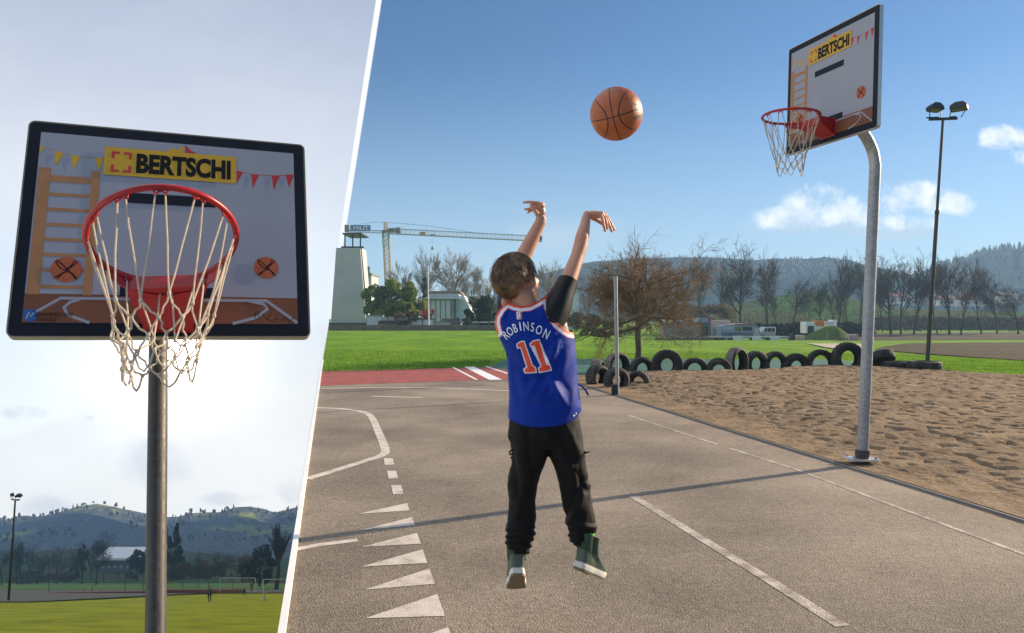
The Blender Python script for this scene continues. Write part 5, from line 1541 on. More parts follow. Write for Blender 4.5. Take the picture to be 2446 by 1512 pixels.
p = [vq(2070, 1072, 90), vq(2058, 915, 90), vq(2260, 915, 122), vq(2262, 1000, 122)]
MB().tube([p[0] - L0, p[1] - L0], .08, 10).build('goal_post', M['goal_white'], root); MB().tube([p[1] - L0, p[2] - L0], .06, 10).build('crossbar', M['goal_white'], root); MB().tube([p[2] - L0, p[3] - L0], .06, 10).build('goal_post', M['goal_white'], root)
MB().box(p[0] - L0, (.35, .25, .12)).build('foot', M['goal_white'], root, smooth_=False)
# ball fence behind the field
root = empty('ball_fence', vq(760, 1040, 126)); L0 = root.location; tag(root, 'tall grey post-and-wire ball fence along the far edge of the field', 'fence')
for zx, zt, zb in ((382, 740, 1050), (542, 1000, 1045), (662, 985, 1040), (722, 960, 1040), (798, 1000, 1038), (980, 860, 1033), (1120, 880, 1030), (1428, 930, 1022), (1555, 680, 1022), (1630, 925, 1020), (1822, 915, 1018)):
    MB().tube([vq(zx, zb, 126) - L0, vq(zx, zt, 126) - L0], .05, 8).build('post', M['galv_dark'], root)
mb = MB()
for k in range(3): mb.tube([vq(382, 1045 - 40 * k, 126) - L0, vq(1120, 1030 - 40 * k, 126) - L0, vq(1822, 1015 - 40 * k, 126) - L0], .012, 4)
mb.build('wire', M['galv_dark'], root)
for a_, b_, zy, zy2, lab in ((400, 1130, 1046, 1034, 'rusty orange kerb along the field edge left of the hoop pole'), (1280, 1890, 1024, 1018, 'rusty orange kerb along the field edge right of the hoop pole')):
    p, q_ = vq(a_, zy, 124), vq(b_, zy2, 124)
    MBo = MB().prism([p, q_, q_ + V((0, 0, .5)), p + V((0, 0, .5))], (0, .3, 0)).build('rusty_kerb', M['roof_red'], smooth_=False); tag(MBo, lab, 'kerb')
# children on the field
def child(base, h, pose, label, mats):
    root = empty('person', base); tag(root, label, 'person', None)
    mb = MB(); k = h / 1.5
    P_ = lambda *a: V(a) * k
    if pose == 'stand':
        J = dict(pel=P_(0, 0, .78), nk=P_(0, .02, 1.24), hd=P_(0, .0, 1.39), hl=P_(-.09, 0, .76), kl=P_(-.10, -.03, .42), al=P_(-.06, .02, .06), hr_=P_(.09, 0, .76), kr=P_(.10, .02, .42), ar=P_(.10, .05, .06), el=P_(-.24, .0, .98), wl=P_(-.27, -.08, .76), er=P_(.24, .0, .98), wr=P_(.25, -.10, .78))
    elif pose == 'crouch':
        J = dict(pel=P_(0, .05, .38), nk=P_(0, -.12, .80), hd=P_(0, -.16, .96), hl=P_(-.09, .05, .38), kl=P_(-.14, -.28, .44), al=P_(-.14, -.05, .06), hr_=P_(.09, .05, .38), kr=P_(.14, -.28, .44), ar=P_(.14, -.05, .06), el=P_(-.22, -.28, .60), wl=P_(-.12, -.42, .48), er=P_(.22, -.28, .60), wr=P_(.12, -.42, .48))
    sh = .16 * k
    mb.tube([J['pel'] - V((0, 0, .06 * k)), J['pel'], (J['pel'] + J['nk']) / 2, J['nk'] - V((0, 0, .06 * k)), J['nk']], [.12 * k, .14 * k, .13 * k, .14 * k, .06 * k], 14)
    mb.tube([J['nk'], J['hd']], [.05 * k, .05 * k], 10); mb.ball(J['hd'] + V((0, 0, .02 * k)), (.085 * k, .10 * k, .115 * k), 14, 10)
    mb.ball(J['hd'] + V((0, -.10 * k, 0)), .018 * k, 8, 6)
    for s, h0, kn, an in ((-1, 'hl', 'kl', 'al'), (1, 'hr_', 'kr', 'ar')):
        mb.tube([J[h0], J[kn], J[an]], [.085 * k, .06 * k, .04 * k], 10); mb.tube([J[an], J[an] + V((0, -.17 * k, -.02 * k))], [.045 * k, .035 * k], 8)
    for s, el, wr in ((-1, 'el', 'wl'), (1, 'er', 'wr')):
        mb.tube([J['nk'] + V((s * sh, 0, -.06 * k)), J[el], J[wr], J[wr] + (J[wr] - J[el]).normalized() * .11 * k], [.055 * k, .042 * k, .03 * k, .022 * k], 8)
    o = mb.build('body', mats, root); remesh(o, .018 * k, 2)
    for p in o.data.polygons:
        c = p.center
        p.material_index = 1 if (c.z > J['nk'].z + .02 * k) else (2 if c.z > J['pel'].z - .02 * k else 0)
        if c.z < .10 * k: p.material_index = 0
    hb = MB().ball(J['hd'] + V((0, .02 * k, .05 * k)), (.092 * k, .10 * k, .10 * k), 12, 8); hb.build('hair', M['bark'], root)
    return root
M['skin'] = plain('skin', (0.46, 0.235, 0.15), 0.5, var=.08, scale=14)
M['cloth_black'] = plain('black_cloth', (0.012, 0.012, 0.013), 0.8, var=.3); M['cloth_grey'] = plain('grey_top', (0.10, 0.10, 0.11), 0.9)
child(vq(1640, 1090, 76), 1.5, 'stand', 'child in dark clothes standing on the field right of the hoop pole', [M['cloth_black'], M['skin'], M['cloth_grey']])
child(vq(1912, 1036, 108), 1.5, 'crouch', 'crouching person in dark clothes in front of the right goal post', [M['cloth_black'], M['skin'], M['cloth_black']])
child(vq(1970, 1006, 128), 1.5, 'stand', 'small dark figure standing inside the far goal', [M['cloth_black'], M['skin'], M['cloth_black']])
# ---------------------------------------------------------------- the boy shooting
D0 = F / 560.0
def B(px, py, off=0.0): return at(px, py, D0 + off)
def interp(tab, y):
    if y <= tab[0][0]: return tab[0][1]
    for (a, b) in zip(tab, tab[1:]):
        if y <= b[0]: return a[1] + (b[1] - a[1]) * (y - a[0]) / (b[0] - a[0])
    return tab[-1][1]
boy = empty('person')
M['boy_skin'] = plain('boy_skin', (0.52, 0.25, 0.155), 0.45, var=.10, scale=18, bump=.06, bscale=260)
bs = M['boy_skin'].node_tree.nodes['Principled BSDF']
bs.inputs['Subsurface Weight'].default_value = .18; bs.inputs['Subsurface Radius'].default_value = (.012, .004, .002); bs.inputs['Subsurface Scale'].default_value = 1.0
mb = MB()
fdir = V((.62, .68, .30)).normalized(); fr_ = fdir.cross(V((0, 0, 1))).normalized(); fu = fr_.cross(fdir).normalized()
HC = B(1229, 661, .03)
hrot = Matrix((fr_, fdir, fu)).transposed()
mb.ball(HC, (.078, .098, .094), 28, 20, hrot)
mb.ball(HC + fdir * .038 - fu * .048 + fr_ * .008, (.064, .062, .062), 24, 16, hrot)
mb.ball(HC + fdir * .070 - fu * .086, (.034, .030, .026), 16, 12, hrot)          # chin
mb.ball(HC + fdir * .100 - fu * .030, (.012, .018, .020), 12, 8, hrot)           # nose
mb.ball(HC + fdir * .090 - fu * .064, (.022, .012, .008), 12, 8, hrot)           # lips
for s in (-1, 1): mb.ball(HC + fdir * .082 + fr_ * .03 * s - fu * .002, (.016, .012, .011), 10, 8, hrot)
for s in (-1, 1): mb.ball(HC + fdir * .070 + fr_ * .038 * s - fu * .046, (.026, .026, .024), 12, 8, hrot)
# ears: rim and lobe
for s in (1, -1):
    ec = HC + fr_ * .080 * s - fdir * .004 - fu * .026
    if s == 1: ec = B(1279.5, 698, -.045)
    ex = (-fdir * .55 + fr_ * .8 * s).normalized(); ez = fu
    ring = [ec + ex * (.014 * math.cos(a) * .8 + .006) + ez * .026 * math.sin(a) + fdir * .004 for a in [R(x) for x in range(-120, 200, 20)]]
    mb.tube(ring, [.0045] * len(ring), 8); mb.ball(ec, (.010, .010, .021), 12, 8); mb.ball(ec - ez * .021, (.0075, .007, .008), 10, 8)
mb.tube([B(1262, 760, .0), B(1256, 730, .01), B(1248, 700, .025)], [.062, .050, .048], 20)
# trunk inside the clothes
mb.tube([B(1300, 1010), B(1297, 930), B(1288, 850), B(1276, 780), B(1266, 745)], [.070, .070, .076, .074, .056], 20)
# right arm and hand
mb.tube([B(1312, 752, .0), B(1336, 722, .02), B(1358, 668, .05), B(1371, 634, .08), B(1379, 612, .10), B(1386, 590, .12), B(1391, 566, .135), B(1397, 538, .155), B(1400.5, 519, .17), B(1404, 509, .18)],
        [.050, .046, .0355, .0325, .0300, .0315, .0310, .0235, .0195, .0185], 22)
mb.ball(B(1376, 618, .085), (.016, .014, .016), 12, 8)                           # point of the elbow
u = (B(1440, 513, .2) - B(1404, 509, .19)).normalized(); v_ = V((0, 1, 0)); w_ = u.cross(v_).normalized(); v_ = w_.cross(u)
mb.ball(B(1421, 512.5, .195), (.040, .037, .0175), 20, 12, Matrix((u, v_, w_)).transposed())
mb.ball(B(1434, 511, .195), (.016, .035, .013), 16, 10, Matrix((u, v_, w_)).transposed())
def finger(pts, r0, r1): mb.tube(pts, [r0 + (r1 - r0) * i / (len(pts) - 1) for i in range(len(pts))], 10); mb.ball(pts[-1], r1, 10, 8); mb.ball(pts[len(pts) // 2], (r0 + r1) / 2 * 1.06, 10, 8)
finger([B(1434, 512, .168), B(1439.5, 523, .165), B(1442, 538, .163), B(1445, 551, .163)], .0084, .0064)
finger([B(1437, 510, .188), B(1445.5, 522, .187), B(1449, 534, .185), B(1450, 546, .184)], .0090, .0068)
finger([B(1440, 509, .206), B(1449, 522, .208), B(1455, 537, .210), B(1461, 552, .212)], .0090, .0068)
finger([B(1443, 508, .224), B(1452.5, 521, .228), B(1460, 535, .232), B(1467, 549, .236)], .0084, .0066)
finger([B(1412, 518, .215), B(1423, 524, .232), B(1433, 530, .242), B(1441, 536, .25)], .0118, .0078)
# left arm and hand
mb.tube([B(1230, 752, .03), B(1216, 732, .06), B(1215, 700, .13), B(1220, 668, .20), B(1228, 652, .235), B(1240, 630, .25), B(1252, 608, .262), B(1268, 576, .272), B(1281, 550, .28), B(1291, 530, .285), B(1293.5, 518, .287)],
        [.040, .042, .040, .038, .036, .037, .0365, .0325, .0285, .0255, .0235], 22)
mb.ball(B(1290, 506, .285), (.0265, .024, .035), 20, 12)
mb.ball(B(1291, 491, .28), (.0215, .028, .018), 16, 10)
finger([B(1291, 486, .262), B(1279, 483.5, .258), B(1265, 482.5, .256), B(1251, 483.5, .255)], .0085, .0060)
finger([B(1289, 488, .280), B(1276, 487, .278), B(1268, 491, .276), B(1269, 498, .276)], .0088, .0066)
finger([B(1287, 494, .298), B(1274, 496, .298), B(1264, 499, .298), B(1254, 500, .298)], .0085, .0060)
finger([B(1286, 499, .312), B(1274, 502, .312), B(1265, 504, .312), B(1261, 508, .312)], .0075, .0056)
finger([B(1285, 512, .262), B(1277, 503, .252), B(1272, 496, .248), B(1269, 491, .248)], .0110, .0075)
# legs
mb.tube([B(1290, 1000), B(1262, 1030), B(1252, 1150, .03), B(1242, 1250, .03), B(1240, 1300, .03), B(1240, 1312, .03)], [.06, .058, .042, .034, .024, .022], 16)
mb.tube([B(1300, 1000), B(1338, 1030), B(1368, 1140, .05), B(1382, 1230, .04), B(1386, 1278, .03), B(1387, 1290, .03)], [.06, .058, .042, .034, .024, .022], 16)
body = mb.build('body', [M['boy_skin']], boy); remesh(body, .0034, 2)

# face details on the far side
fm = MB()
for s in (-1, 1): fm.ball(HC + fdir * .0885 + fr_ * .03 * s - fu * .001, (.011, .008, .008), 12, 8, hrot)
fm.build('eyes', M['white'], body)
fm = MB()
for s in (-1, 1): fm.ball(HC + fdir * .0955 + fr_ * .03 * s - fu * .001, (.0048, .003, .0048), 10, 6, hrot)
fm.build('pupils', M['cloth_black'], body)

# hair: cap plus locks
def hairmat():
    m, t, b = newmat('brown_hair')
    co = t.node('ShaderNodeTexCoord').outputs['Object']
    n = t.noise(co, 22, 3, 0.6); n2 = t.node('ShaderNodeNewGeometry').outputs['Random Per Island']
    c = t.ramp(t.math('ADD', t.math('MULTIPLY', n, .75), t.math('MULTIPLY', n2, .25)), [(.36, (.040, .022, .012)), (.52, (.135, .075, .038)), (.68, (.30, .18, .09))])
    t.put(b.inputs['Base Color'], c); b.inputs['Roughness'].default_value = .48; b.inputs['Specular IOR Level'].default_value = .35
    return m
M['hair'] = hairmat()
rnd = random.Random(8); hb = MB()
def is_hair(n):
    l = V((n.dot(fr_), n.dot(fdir), n.dot(fu)))            # right, forward, up in the head's frame
    if l.z < -.72: return False
    if l.x > .35 and l.z < -.12 and l.y > -.60: return False
    if l.x > .75 and l.z < .05 and l.y > -.45: return False
    if l.y > .45 and l.z < .62: return False
    if l.y > -.05 and l.z < -.02: return False
    if l.y > -.32 and l.z < -.45: return False
    return True
HR = (.0855, .1065, .1035)
def on_head(n, k=1.0):
    l = V((n.dot(fr_), n.dot(fdir), n.dot(fu)))
    q = V((l.x * HR[0], l.y * HR[1], l.z * HR[2])) * k
    return HC + fr_ * q.x + fdir * q.y + fu * q.z
vs, fs, ok = [], [], []
NU, NV = 72, 44
for j in range(NV + 1):
    a = -math.pi / 2 + math.pi * j / NV
    for i in range(NU):
        b_ = 2 * math.pi * i / NU
        n = V((math.cos(a) * math.cos(b_), math.cos(a) * math.sin(b_), math.sin(a))); ok.append(is_hair(n))
        vs.append(on_head(n, 1.0))
for j in range(NV):
    for i in range(NU):
        k = (i + 1) % NU; q = [j * NU + i, j * NU + k, (j + 1) * NU + k, (j + 1) * NU + i]
        if all(ok[x] for x in q): fs.append(q)
hb.add(vs, fs)
W_ = (V((-.05, -.62, .78))).normalized()
for _ in range(5200):
    n = V((rnd.gauss(0, 1), rnd.gauss(0, 1), rnd.gauss(0, 1))).normalized()
    if not is_hair(n): continue
    t_ = n - W_; t_ = (t_ - n * t_.dot(n))
    if t_.length < 1e-3: t_ = n.orthogonal()
    t_.normalize()
    sw = n.cross(t_) * (.30 + .45 * mnoise.noise(n * 1.3 + V((3, 1, 2))))
    t_ = (t_ + sw + V((0, 0, -.25)) + V((rnd.gauss(0, .07), rnd.gauss(0, .07), rnd.gauss(0, .07)))); t_ = (t_ - n * t_.dot(n)).normalized()
    low = n.dot(fu) < -.15
    L = rnd.uniform(.032, .060) * (.40 if low else 1); lift = (.003 + .002 * mnoise.noise(n * 9)) * (.4 if low else 1)
    if n.x < -.5 and n.z > -.45 and rnd.random() < .12: lift += rnd.uniform(.003, .010)
    p0 = on_head(n, .985); wd = rnd.uniform(.0012, .0028); sd_ = t_.cross(n).normalized()
    row = []
    for k in range(5):
        s = k / 4
        nn_ = (n + t_ * (L / .1) * s).normalized()
        c = on_head(nn_, 1.0) + nn_ * (lift * math.sin(min(1, s * 1.1) * 2.2) + .0015)
        w2 = wd * (1 - s) ** .6
        row.append((c - sd_ * w2, c + nn_ * w2 * .5, c + sd_ * w2))
    b_ = len(hb.v)
    for r3 in row: hb.v += [tuple(q) for q in r3]
    for k in range(4):
        o_ = b_ + 3 * k
        hb.f += [[o_, o_ + 1, o_ + 4, o_ + 3], [o_ + 1, o_ + 2, o_ + 5, o_ + 4]]; hb.m += [0, 0]
hb.build('hair', M['hair'], boy, fix=False)

# jersey as a Coons surface between hem, sides and neck/armholes
LS = [(705, 1216), (720, 1206), (735, 1190), (757, 1180), (793, 1186), (830, 1203), (850, 1212), (875, 1211.5), (942, 1216), (997, 1213), (1025, 1212)]
RS = [(705, 1312), (722, 1330), (740, 1350), (760, 1362), (793, 1370), (843, 1376), (914, 1380), (973, 1389), (987, 1388), (1025, 1386)]
RB = [(700, .030), (725, .055), (760, .085), (800, .100), (860, .100), (930, .104), (1000, .118), (1025, .120)]
TB = [(1186, 795), (1181, 774), (1182, 757), (1192, 740), (1207, 724), (1215, 722.5), (1228, 728), (1246, 731), (1264, 729), (1282, 720), (1298, 710), (1306, 708), (1311, 727), (1321, 756), (1334, 774), (1349, 786), (1361, 793), (1370, 794)]
TF = [(1186, 795), (1181, 774), (1182, 757), (1192, 740), (1207, 724), (1215, 722.5), (1226, 744), (1246, 758), (1264, 758), (1284, 744), (1298, 714), (1306, 708), (1311, 727), (1321, 756), (1334, 774), (1349, 786), (1361, 793), (1370, 794)]
BT = [(1213, 997), (1220, 1004), (1233, 1011), (1253, 1018), (1278, 1021), (1305, 1021), (1335, 1017), (1358, 1010), (1377, 998), (1388, 982)]
def along(poly):
    p = [V(q) for q in poly]; L_ = [0]
    for a, b in zip(p, p[1:]): L_.append(L_[-1] + (b - a).length)
    def f(s):
        x = s * L_[-1]
        for i in range(len(p) - 1):
            if x <= L_[i + 1] + 1e-9: return p[i].lerp(p[i + 1], (x - L_[i]) / max(1e-9, L_[i + 1] - L_[i]))
        return p[-1]
    return f
fTB, fTF, fBT = along(TB), along(TF), along(BT)
def Lc(t): y = 997 + (795 - 997) * t; return V((interp(LS, y), y))
def Rc(t): y = 982 + (794 - 982) * t; return V((interp(RS, y), y))
FOLD = [(1362, 800, 1300, 872, 13, .006), (1372, 835, 1322, 930, 12, .007), (1216, 858, 1262, 905, 10, -.006), (1222, 862, 1240, 965, 9, -.007), (1262, 905, 1330, 902, 9, -.006),
        (1316, 905, 1352, 966, 8, .011), (1332, 898, 1362, 940, 8, -.003), (1378, 915, 1362, 1000, 9, .006), (1235, 925, 1300, 955, 11, .005), (1230, 960, 1300, 975, 12, -.003), (1292, 714, 1298, 752, 6, .007),
        (1220, 735, 1208, 770, 7, -.005), (1205, 800, 1240, 850, 10, .004), (1345, 815, 1330, 870, 9, -.005), (1250, 985, 1255, 1015, 9, .004)]
def fold(px, py):
    h = 0
    for x1, y1, x2, y2, w, a in FOLD:
        dx_, dy_ = x2 - x1, y2 - y1; L2 = dx_ * dx_ + dy_ * dy_
        s = max(0, min(1, ((px - x1) * dx_ + (py - y1) * dy_) / L2)); ex, ey = px - x1 - dx_ * s, py - y1 - dy_ * s
        h += 2.3 * a * math.exp(-(ex * ex + ey * ey) / (w * w)) * (.4 + .6 * math.sin(math.pi * min(1, max(.08, s))))
    h += mnoise.noise(V(((px + py * .5) * .035, (py - px * .4) * .018, 1.5))) * .0065 + mnoise.noise(V(((px + py * .6) * .085, (py - px * .3) * .035, 4.5))) * .0032
    return h * (1 - .75 * smooth(950, 1000, py))
NS, NTT = 120, 96
vs, fs, mi = [], [], []
def dist_poly(poly, p):
    best = 1e9
    for a, b in zip(poly, poly[1:]):
        a, b = V(a), V(b); e = b - a; s = max(0, min(1, (p - a).dot(e) / e.length_squared)); best = min(best, (p - a - e * s).length)
    return best
for side, fT, poly in ((-1, fTB, TB), (1, fTF, TF)):
    base = len(vs); grid = []
    for j in range(NTT + 1):
        t_ = 1 - (1 - j / NTT) ** 1.7
        for i in range(NS + 1):
            s = i / NS
            p = fBT(s) * (1 - t_) + fT(s) * t_ + Lc(t_) * (1 - s) + Rc(t_) * s - (V(BT[0]) * (1 - s) * (1 - t_) + V(BT[-1]) * s * (1 - t_) + V(TB[0]) * (1 - s) * t_ + V(TB[-1]) * s * t_)
            l, r = interp(LS, p.y), interp(RS, p.y); u = max(-1, min(1, (2 * p.x - l - r) / max(1, r - l)))
            if i in (0, NS): u = -1 if i == 0 else 1
            c = max(0.0, 1 - abs(u) ** 2.2) ** .5
            off = side * interp(RB, p.y) * c
            off -= fold(p.x, p.y) * c * (1 if side < 0 else -1)
            # shoulders: keep the two panels meeting over the top
            vs.append(B(p.x, p.y, off + .012)); grid.append(p)
    for j in range(NTT):
        for i in range(NS):
            a = j * (NS + 1) + i; q = [a, a + 1, a + NS + 2, a + NS + 1]
            c = (grid[q[0]] + grid[q[1]] + grid[q[2]] + grid[q[3]]) / 4
            d_ = dist_poly(poly, c)
            fs.append([base + x for x in q]); mi.append(1 if d_ < 5.5 else (2 if d_ < 12.5 else (1 if d_ < 14 else 0)))
M['jersey_blue'] = plain('jersey_blue', (0.0, 0.026, 0.27), 0.55, var=.08, scale=30, bump=.25, bscale=900, spec=.16)
M['jersey_orange'] = plain('jersey_orange', (0.72, 0.055, 0.012), 0.5, var=.05); M['jersey_white'] = plain('jersey_white', (0.72, 0.72, 0.76), 0.55, var=.04)
mb = MB(); mb.v = [tuple(v) for v in vs]; mb.f = fs; mb.m = mi
jersey = mb.build('jersey', [M['jersey_blue'], M['jersey_orange'], M['jersey_white']], boy, fix=False)
bm = bmesh.new(); bm.from_mesh(jersey.data); bmesh.ops.remove_doubles(bm, verts=bm.verts, dist=.0012); bmesh.ops.recalc_face_normals(bm, faces=bm.faces)
bm.to_mesh(jersey.data); bm.free(); jersey.data.polygons.foreach_set('use_smooth', [True] * len(jersey.data.polygons))
bvh = BVHTree.FromPolygons([v.co for v in jersey.data.vertices], [p.vertices[:] for p in jersey.data.polygons])
eye = V((0, 0, CH))
sol = jersey.modifiers.new('s', 'SOLIDIFY'); sol.thickness = .003; sol.offset = -1
def print_on(name, polys, mat, lift, sub=3):
    """prints outlines (photo measure) onto the cloth along the sight lines, following its folds"""
    bm = bmesh.new()
    for pts, faces in polys:
        v_ = [bm.verts.new((x, y, 0)) for x, y in pts]
        for f in faces:
            try: bm.faces.new([v_[i] for i in f])
            except ValueError: pass
    bmesh.ops.triangulate(bm, faces=bm.faces)
    for _ in range(sub):
        lng = [e for e in bm.edges if e.calc_length() > 4.0]
        if not lng: break
        bmesh.ops.subdivide_edges(bm, edges=lng, cuts=1); bmesh.ops.triangulate(bm, faces=bm.faces)
    for v in bm.verts:
        d = (at(v.co.x, v.co.y, 1.0) - eye).normalized(); h = bvh.ray_cast(eye, d)
        if h[0] is None: v.co = B(v.co.x, v.co.y, -.1)
        else:
            n = h[1] if h[1].dot(d) < 0 else -h[1]
            v.co = h[0] + n * lift
    me = bpy.data.meshes.new(name); bm.to_mesh(me); bm.free(); me.materials.append(mat)
    me.polygons.foreach_set('use_smooth', [True] * len(me.polygons))
    return link(name, me, jersey)
zz = lambda pts: [(1164.5 + x * .27646, 597.2 + y * .27646) for x, y in pts]
n1 = zz([(258, 816), (284, 796), (314, 792), (386, 1000), (410, 1017), (417, 1052), (330, 1056), (322, 1030), (347, 1012), (290, 836), (264, 842)])
n2 = zz([(372, 812), (398, 790), (442, 780), (508, 990), (536, 998), (546, 1034), (452, 1052), (444, 1022), (468, 1006), (406, 824), (380, 832)])
print_on('number_outline', [(offset_poly(q, 2.6), [list(range(len(q)))]) for q in (n1, n2)], M['jersey_white'], .0022)
print_on('number_print', [(q, [list(range(len(q)))]) for q in (n1, n2)], M['jersey_orange'], .0034)
letters = []
for ch, x, y, rot, sz in (('R', 160, 738, 40, 84), ('O', 197, 706, 30, 80), ('B', 240, 680, 19, 82), ('I', 284, 664, 9, 82), ('N', 333, 664, 5, 84), ('S', 388, 672, -4, 84), ('O', 444, 696, -14, 84), ('N', 506, 730, -26, 88)):
    vs_, fs_ = text_faces(ch, sz * 1.32 * .27646, .62 if ch != 'I' else .9, .28)
    a = R(rot); cx, cy = 1164.5 + x * .27646, 597.2 + y * .27646
    letters.append(([(cx + vx * math.cos(a) - vy * math.sin(a), cy - (vx * math.sin(a) + vy * math.cos(a))) for vx, vy in vs_], fs_))
print_on('name_print', letters, M['jersey_white'], .0024, 2)
rq = lambda cx, cy, w, h, a=R(-6): [(cx + x * w * math.cos(a) - y * h * math.sin(a), cy + x * w * math.sin(a) + y * h * math.cos(a)) for x, y in ((-.35, -.5), (.35, -.5), (.5, -.38), (.5, .38), (.35, .5), (-.35, .5), (-.5, .38), (-.5, -.38))]
one = lambda q: (q, [list(range(len(q)))])
print_on('league_patch', [one(rq(1240.5, 753.5, 12.5, 18.5))], M['jersey_white'], .0024)
print_on('league_patch_fill', [one(rq(1242.2, 753.6, 8.2, 15.5))], M['print_red'], .0034)
print_on('league_patch_figure', [one([(1239, 748), (1241, 745), (1243.5, 748), (1243, 752), (1244.5, 756), (1242.5, 761), (1241, 756), (1238.5, 758), (1239.5, 752)])], M['jersey_white'], .0044)
M['jersey_mark'] = plain('pale_blue_mark', (0.02, 0.12, 0.50), .5)
print_on('shoulder_mark', [one([(1328, 842), (1336, 811), (1339, 810), (1332, 842)]), one([(1336, 812), (1339, 810), (1347, 832), (1343, 835)]), one([(1332, 828), (1344, 824), (1345, 828), (1331, 833)])], M['jersey_mark'], .0022)
print_on('hem_mark', [one([(1368, 992), (1372, 990), (1373, 993), (1369, 995)]), one([(1374, 987), (1376, 985), (1377, 988), (1375, 990)])], M['jersey_white'], .0022)
st = MB(); pts = bez3([B(1379, 921, .03), B(1389, 927, .02), B(1398, 936, .015), B(1405, 948, .02)], 6)
st.rings([[p + V((-.003, -.010, .006)), p + V((.004, -.010, .009)), p + V((.004, .012, .009)), p + V((-.003, .012, .006))] for p in pts])
st.build('side_ribbon', M['jersey_blue'], jersey)

# black undershirt
M['undershirt'] = plain('black_undershirt', (0.006, 0.006, 0.0065), 0.5, var=.25, scale=25, spec=.35, bump=.15, bscale=60)
def wav(mbx, amp, sc, seed):
    mbx.v = [tuple(V(p) + V((mnoise.noise(V(p) * sc + V((seed, 0, 0))), mnoise.noise(V(p) * sc + V((0, seed, 0))), mnoise.noise(V(p) * sc * .7 + V((0, 0, seed))))) * amp) for p in mbx.v]
us = MB()
us.tube([B(1296, 790, .0), B(1318, 752, .005), B(1331, 728, .015), B(1345, 698, .03), B(1355, 676, .045), B(1357.5, 670, .047), B(1356, 673, .047)], [.078, .070, .063, .0520, .0470, .0455, .0400], 30, caps=False)
us.tube([B(1238, 800, .03), B(1221, 760, .045), B(1212, 738, .07), B(1213, 712, .12), B(1217, 692, .17), B(1217, 694, .17)], [.050, .046, .046, .046, .044, .038], 30, caps=False)
tr_ = []
for y in (880, 840, 800, 770, 748):
    l, r = interp(LS, y) + 9, interp(RS, y) - 9; rb = interp(RB, y) - .016
    tr_.append([B((l + r) / 2 + (r - l) / 2 * math.cos(a), y, .012 + rb * math.sin(a)) for a in [2 * math.pi * k / 40 for k in range(40)]])
us.rings(tr_)
wav(us, .006, 16, 3)
uo = us.build('undershirt', M['undershirt'], boy)

# trousers
tm = MB()
def leg(rows, dep, offs, n=36):
    rings = []
    for y, l, r in rows:
        o, k = interp(offs, y), interp(dep, y)
        rings.append([B((l + r) / 2 + (r - l) / 2 * math.cos(a), y, o + k * math.sin(a)) for a in [2 * math.pi * j / n for j in range(n)]])
    tm.rings(rings)
leg([(985, 1222, 1330), (1005, 1216, 1318), (1040, 1216, 1310), (1083, 1224, 1309), (1100, 1221, 1304), (1117, 1217, 1299), (1157, 1210, 1283), (1197, 1216, 1278), (1234, 1213, 1282), (1268, 1208.5, 1277), (1292, 1206, 1272), (1305, 1207, 1268), (1314, 1220, 1265), (1322, 1226, 1262)],
    [(985, .105), (1083, .085), (1157, .066), (1234, .062), (1290, .056), (1308, .052), (1322, .033)], [(985, .012), (1100, .02), (1160, .035), (1260, .025), (1322, .03)])
leg([(985, 1272, 1380), (1005, 1282, 1386), (1040, 1296, 1393), (1083, 1309, 1395), (1130, 1329, 1403), (1174, 1338, 1410), (1210, 1344, 1417), (1241, 1349, 1423), (1262, 1357, 1424), (1276, 1356, 1421), (1288, 1358, 1411), (1296, 1366, 1403), (1303, 1369, 1401)],
    [(985, .105), (1083, .085), (1157, .066), (1234, .062), (1270, .056), (1290, .050), (1303, .034)], [(985, .012), (1100, .03), (1160, .05), (1260, .035), (1303, .03)])
tm.rings([[B(1300 + w * math.cos(a), y, .012 + dp * math.sin(a)) for a in [2 * math.pi * j / 40 for j in range(40)]] for y, w, dp in ((965, 76, .09), (990, 82, .105), (1020, 86, .110), (1045, 88, .105), (1070, 70, .07))])
M['trousers'] = plain('black_trousers', (0.0045, 0.0042, 0.0042), 0.7, var=.25, scale=30, spec=.22, bump=.2, bscale=45, bdist=.006)
tro = tm.build('trousers', M['trousers'], boy); remesh(tro, .0055, 3)
FT = [(1330, 1018, 1362, 1090, 12, -.010), (1345, 1015, 1385, 1085, 12, .010), (1345, 1112, 1375, 1118, 8, .012), (1378, 1120, 1400, 1170, 10, -.010), (1405, 1160, 1365, 1240, 10, .011), (1395, 1150, 1350, 1230, 9, -.010), (1360, 1250, 1420, 1262, 7, .010), (1365, 1272, 1415, 1280, 6, -.009),
      (1240, 1080, 1262, 1150, 10, .010), (1225, 1110, 1240, 1190, 9, -.010), (1250, 1150, 1235, 1230, 9, .008), (1215, 1260, 1268, 1275, 8, .010), (1220, 1285, 1265, 1292, 6, -.008), (1260, 1020, 1268, 1100, 9, -.007), (1230, 1215, 1262, 1250, 9, -.008), (1310, 1040, 1290, 1090, 9, .008)]
me = tro.data; nor = [v.normal.copy() for v in me.vertices]
for v, n in zip(me.vertices, nor):
    px = CX + v.co.x / v.co.y * F; py = CY - (v.co.z - CH) / v.co.y * F; h = 0
    for x1, y1, x2, y2, w, a in FT:
        dx_, dy_ = x2 - x1, y2 - y1; L2 = dx_ * dx_ + dy_ * dy_
        s = max(0, min(1, ((px - x1) * dx_ + (py - y1) * dy_) / L2)); ex, ey = px - x1 - dx_ * s, py - y1 - dy_ * s
        h += a * math.exp(-(ex * ex + ey * ey) / (w * w))
    h += mnoise.noise(V((v.co.x * 16, v.co.y * 16, v.co.z * 7))) * .005 + mnoise.noise(V((v.co.x * 40, v.co.y * 40, v.co.z * 26))) * .0018
    if py > 1240: h += .004 * math.sin(py * .42 + px * .05) * smooth(1240, 1275, py)
    v.co = v.co + n * h
tg = MB()
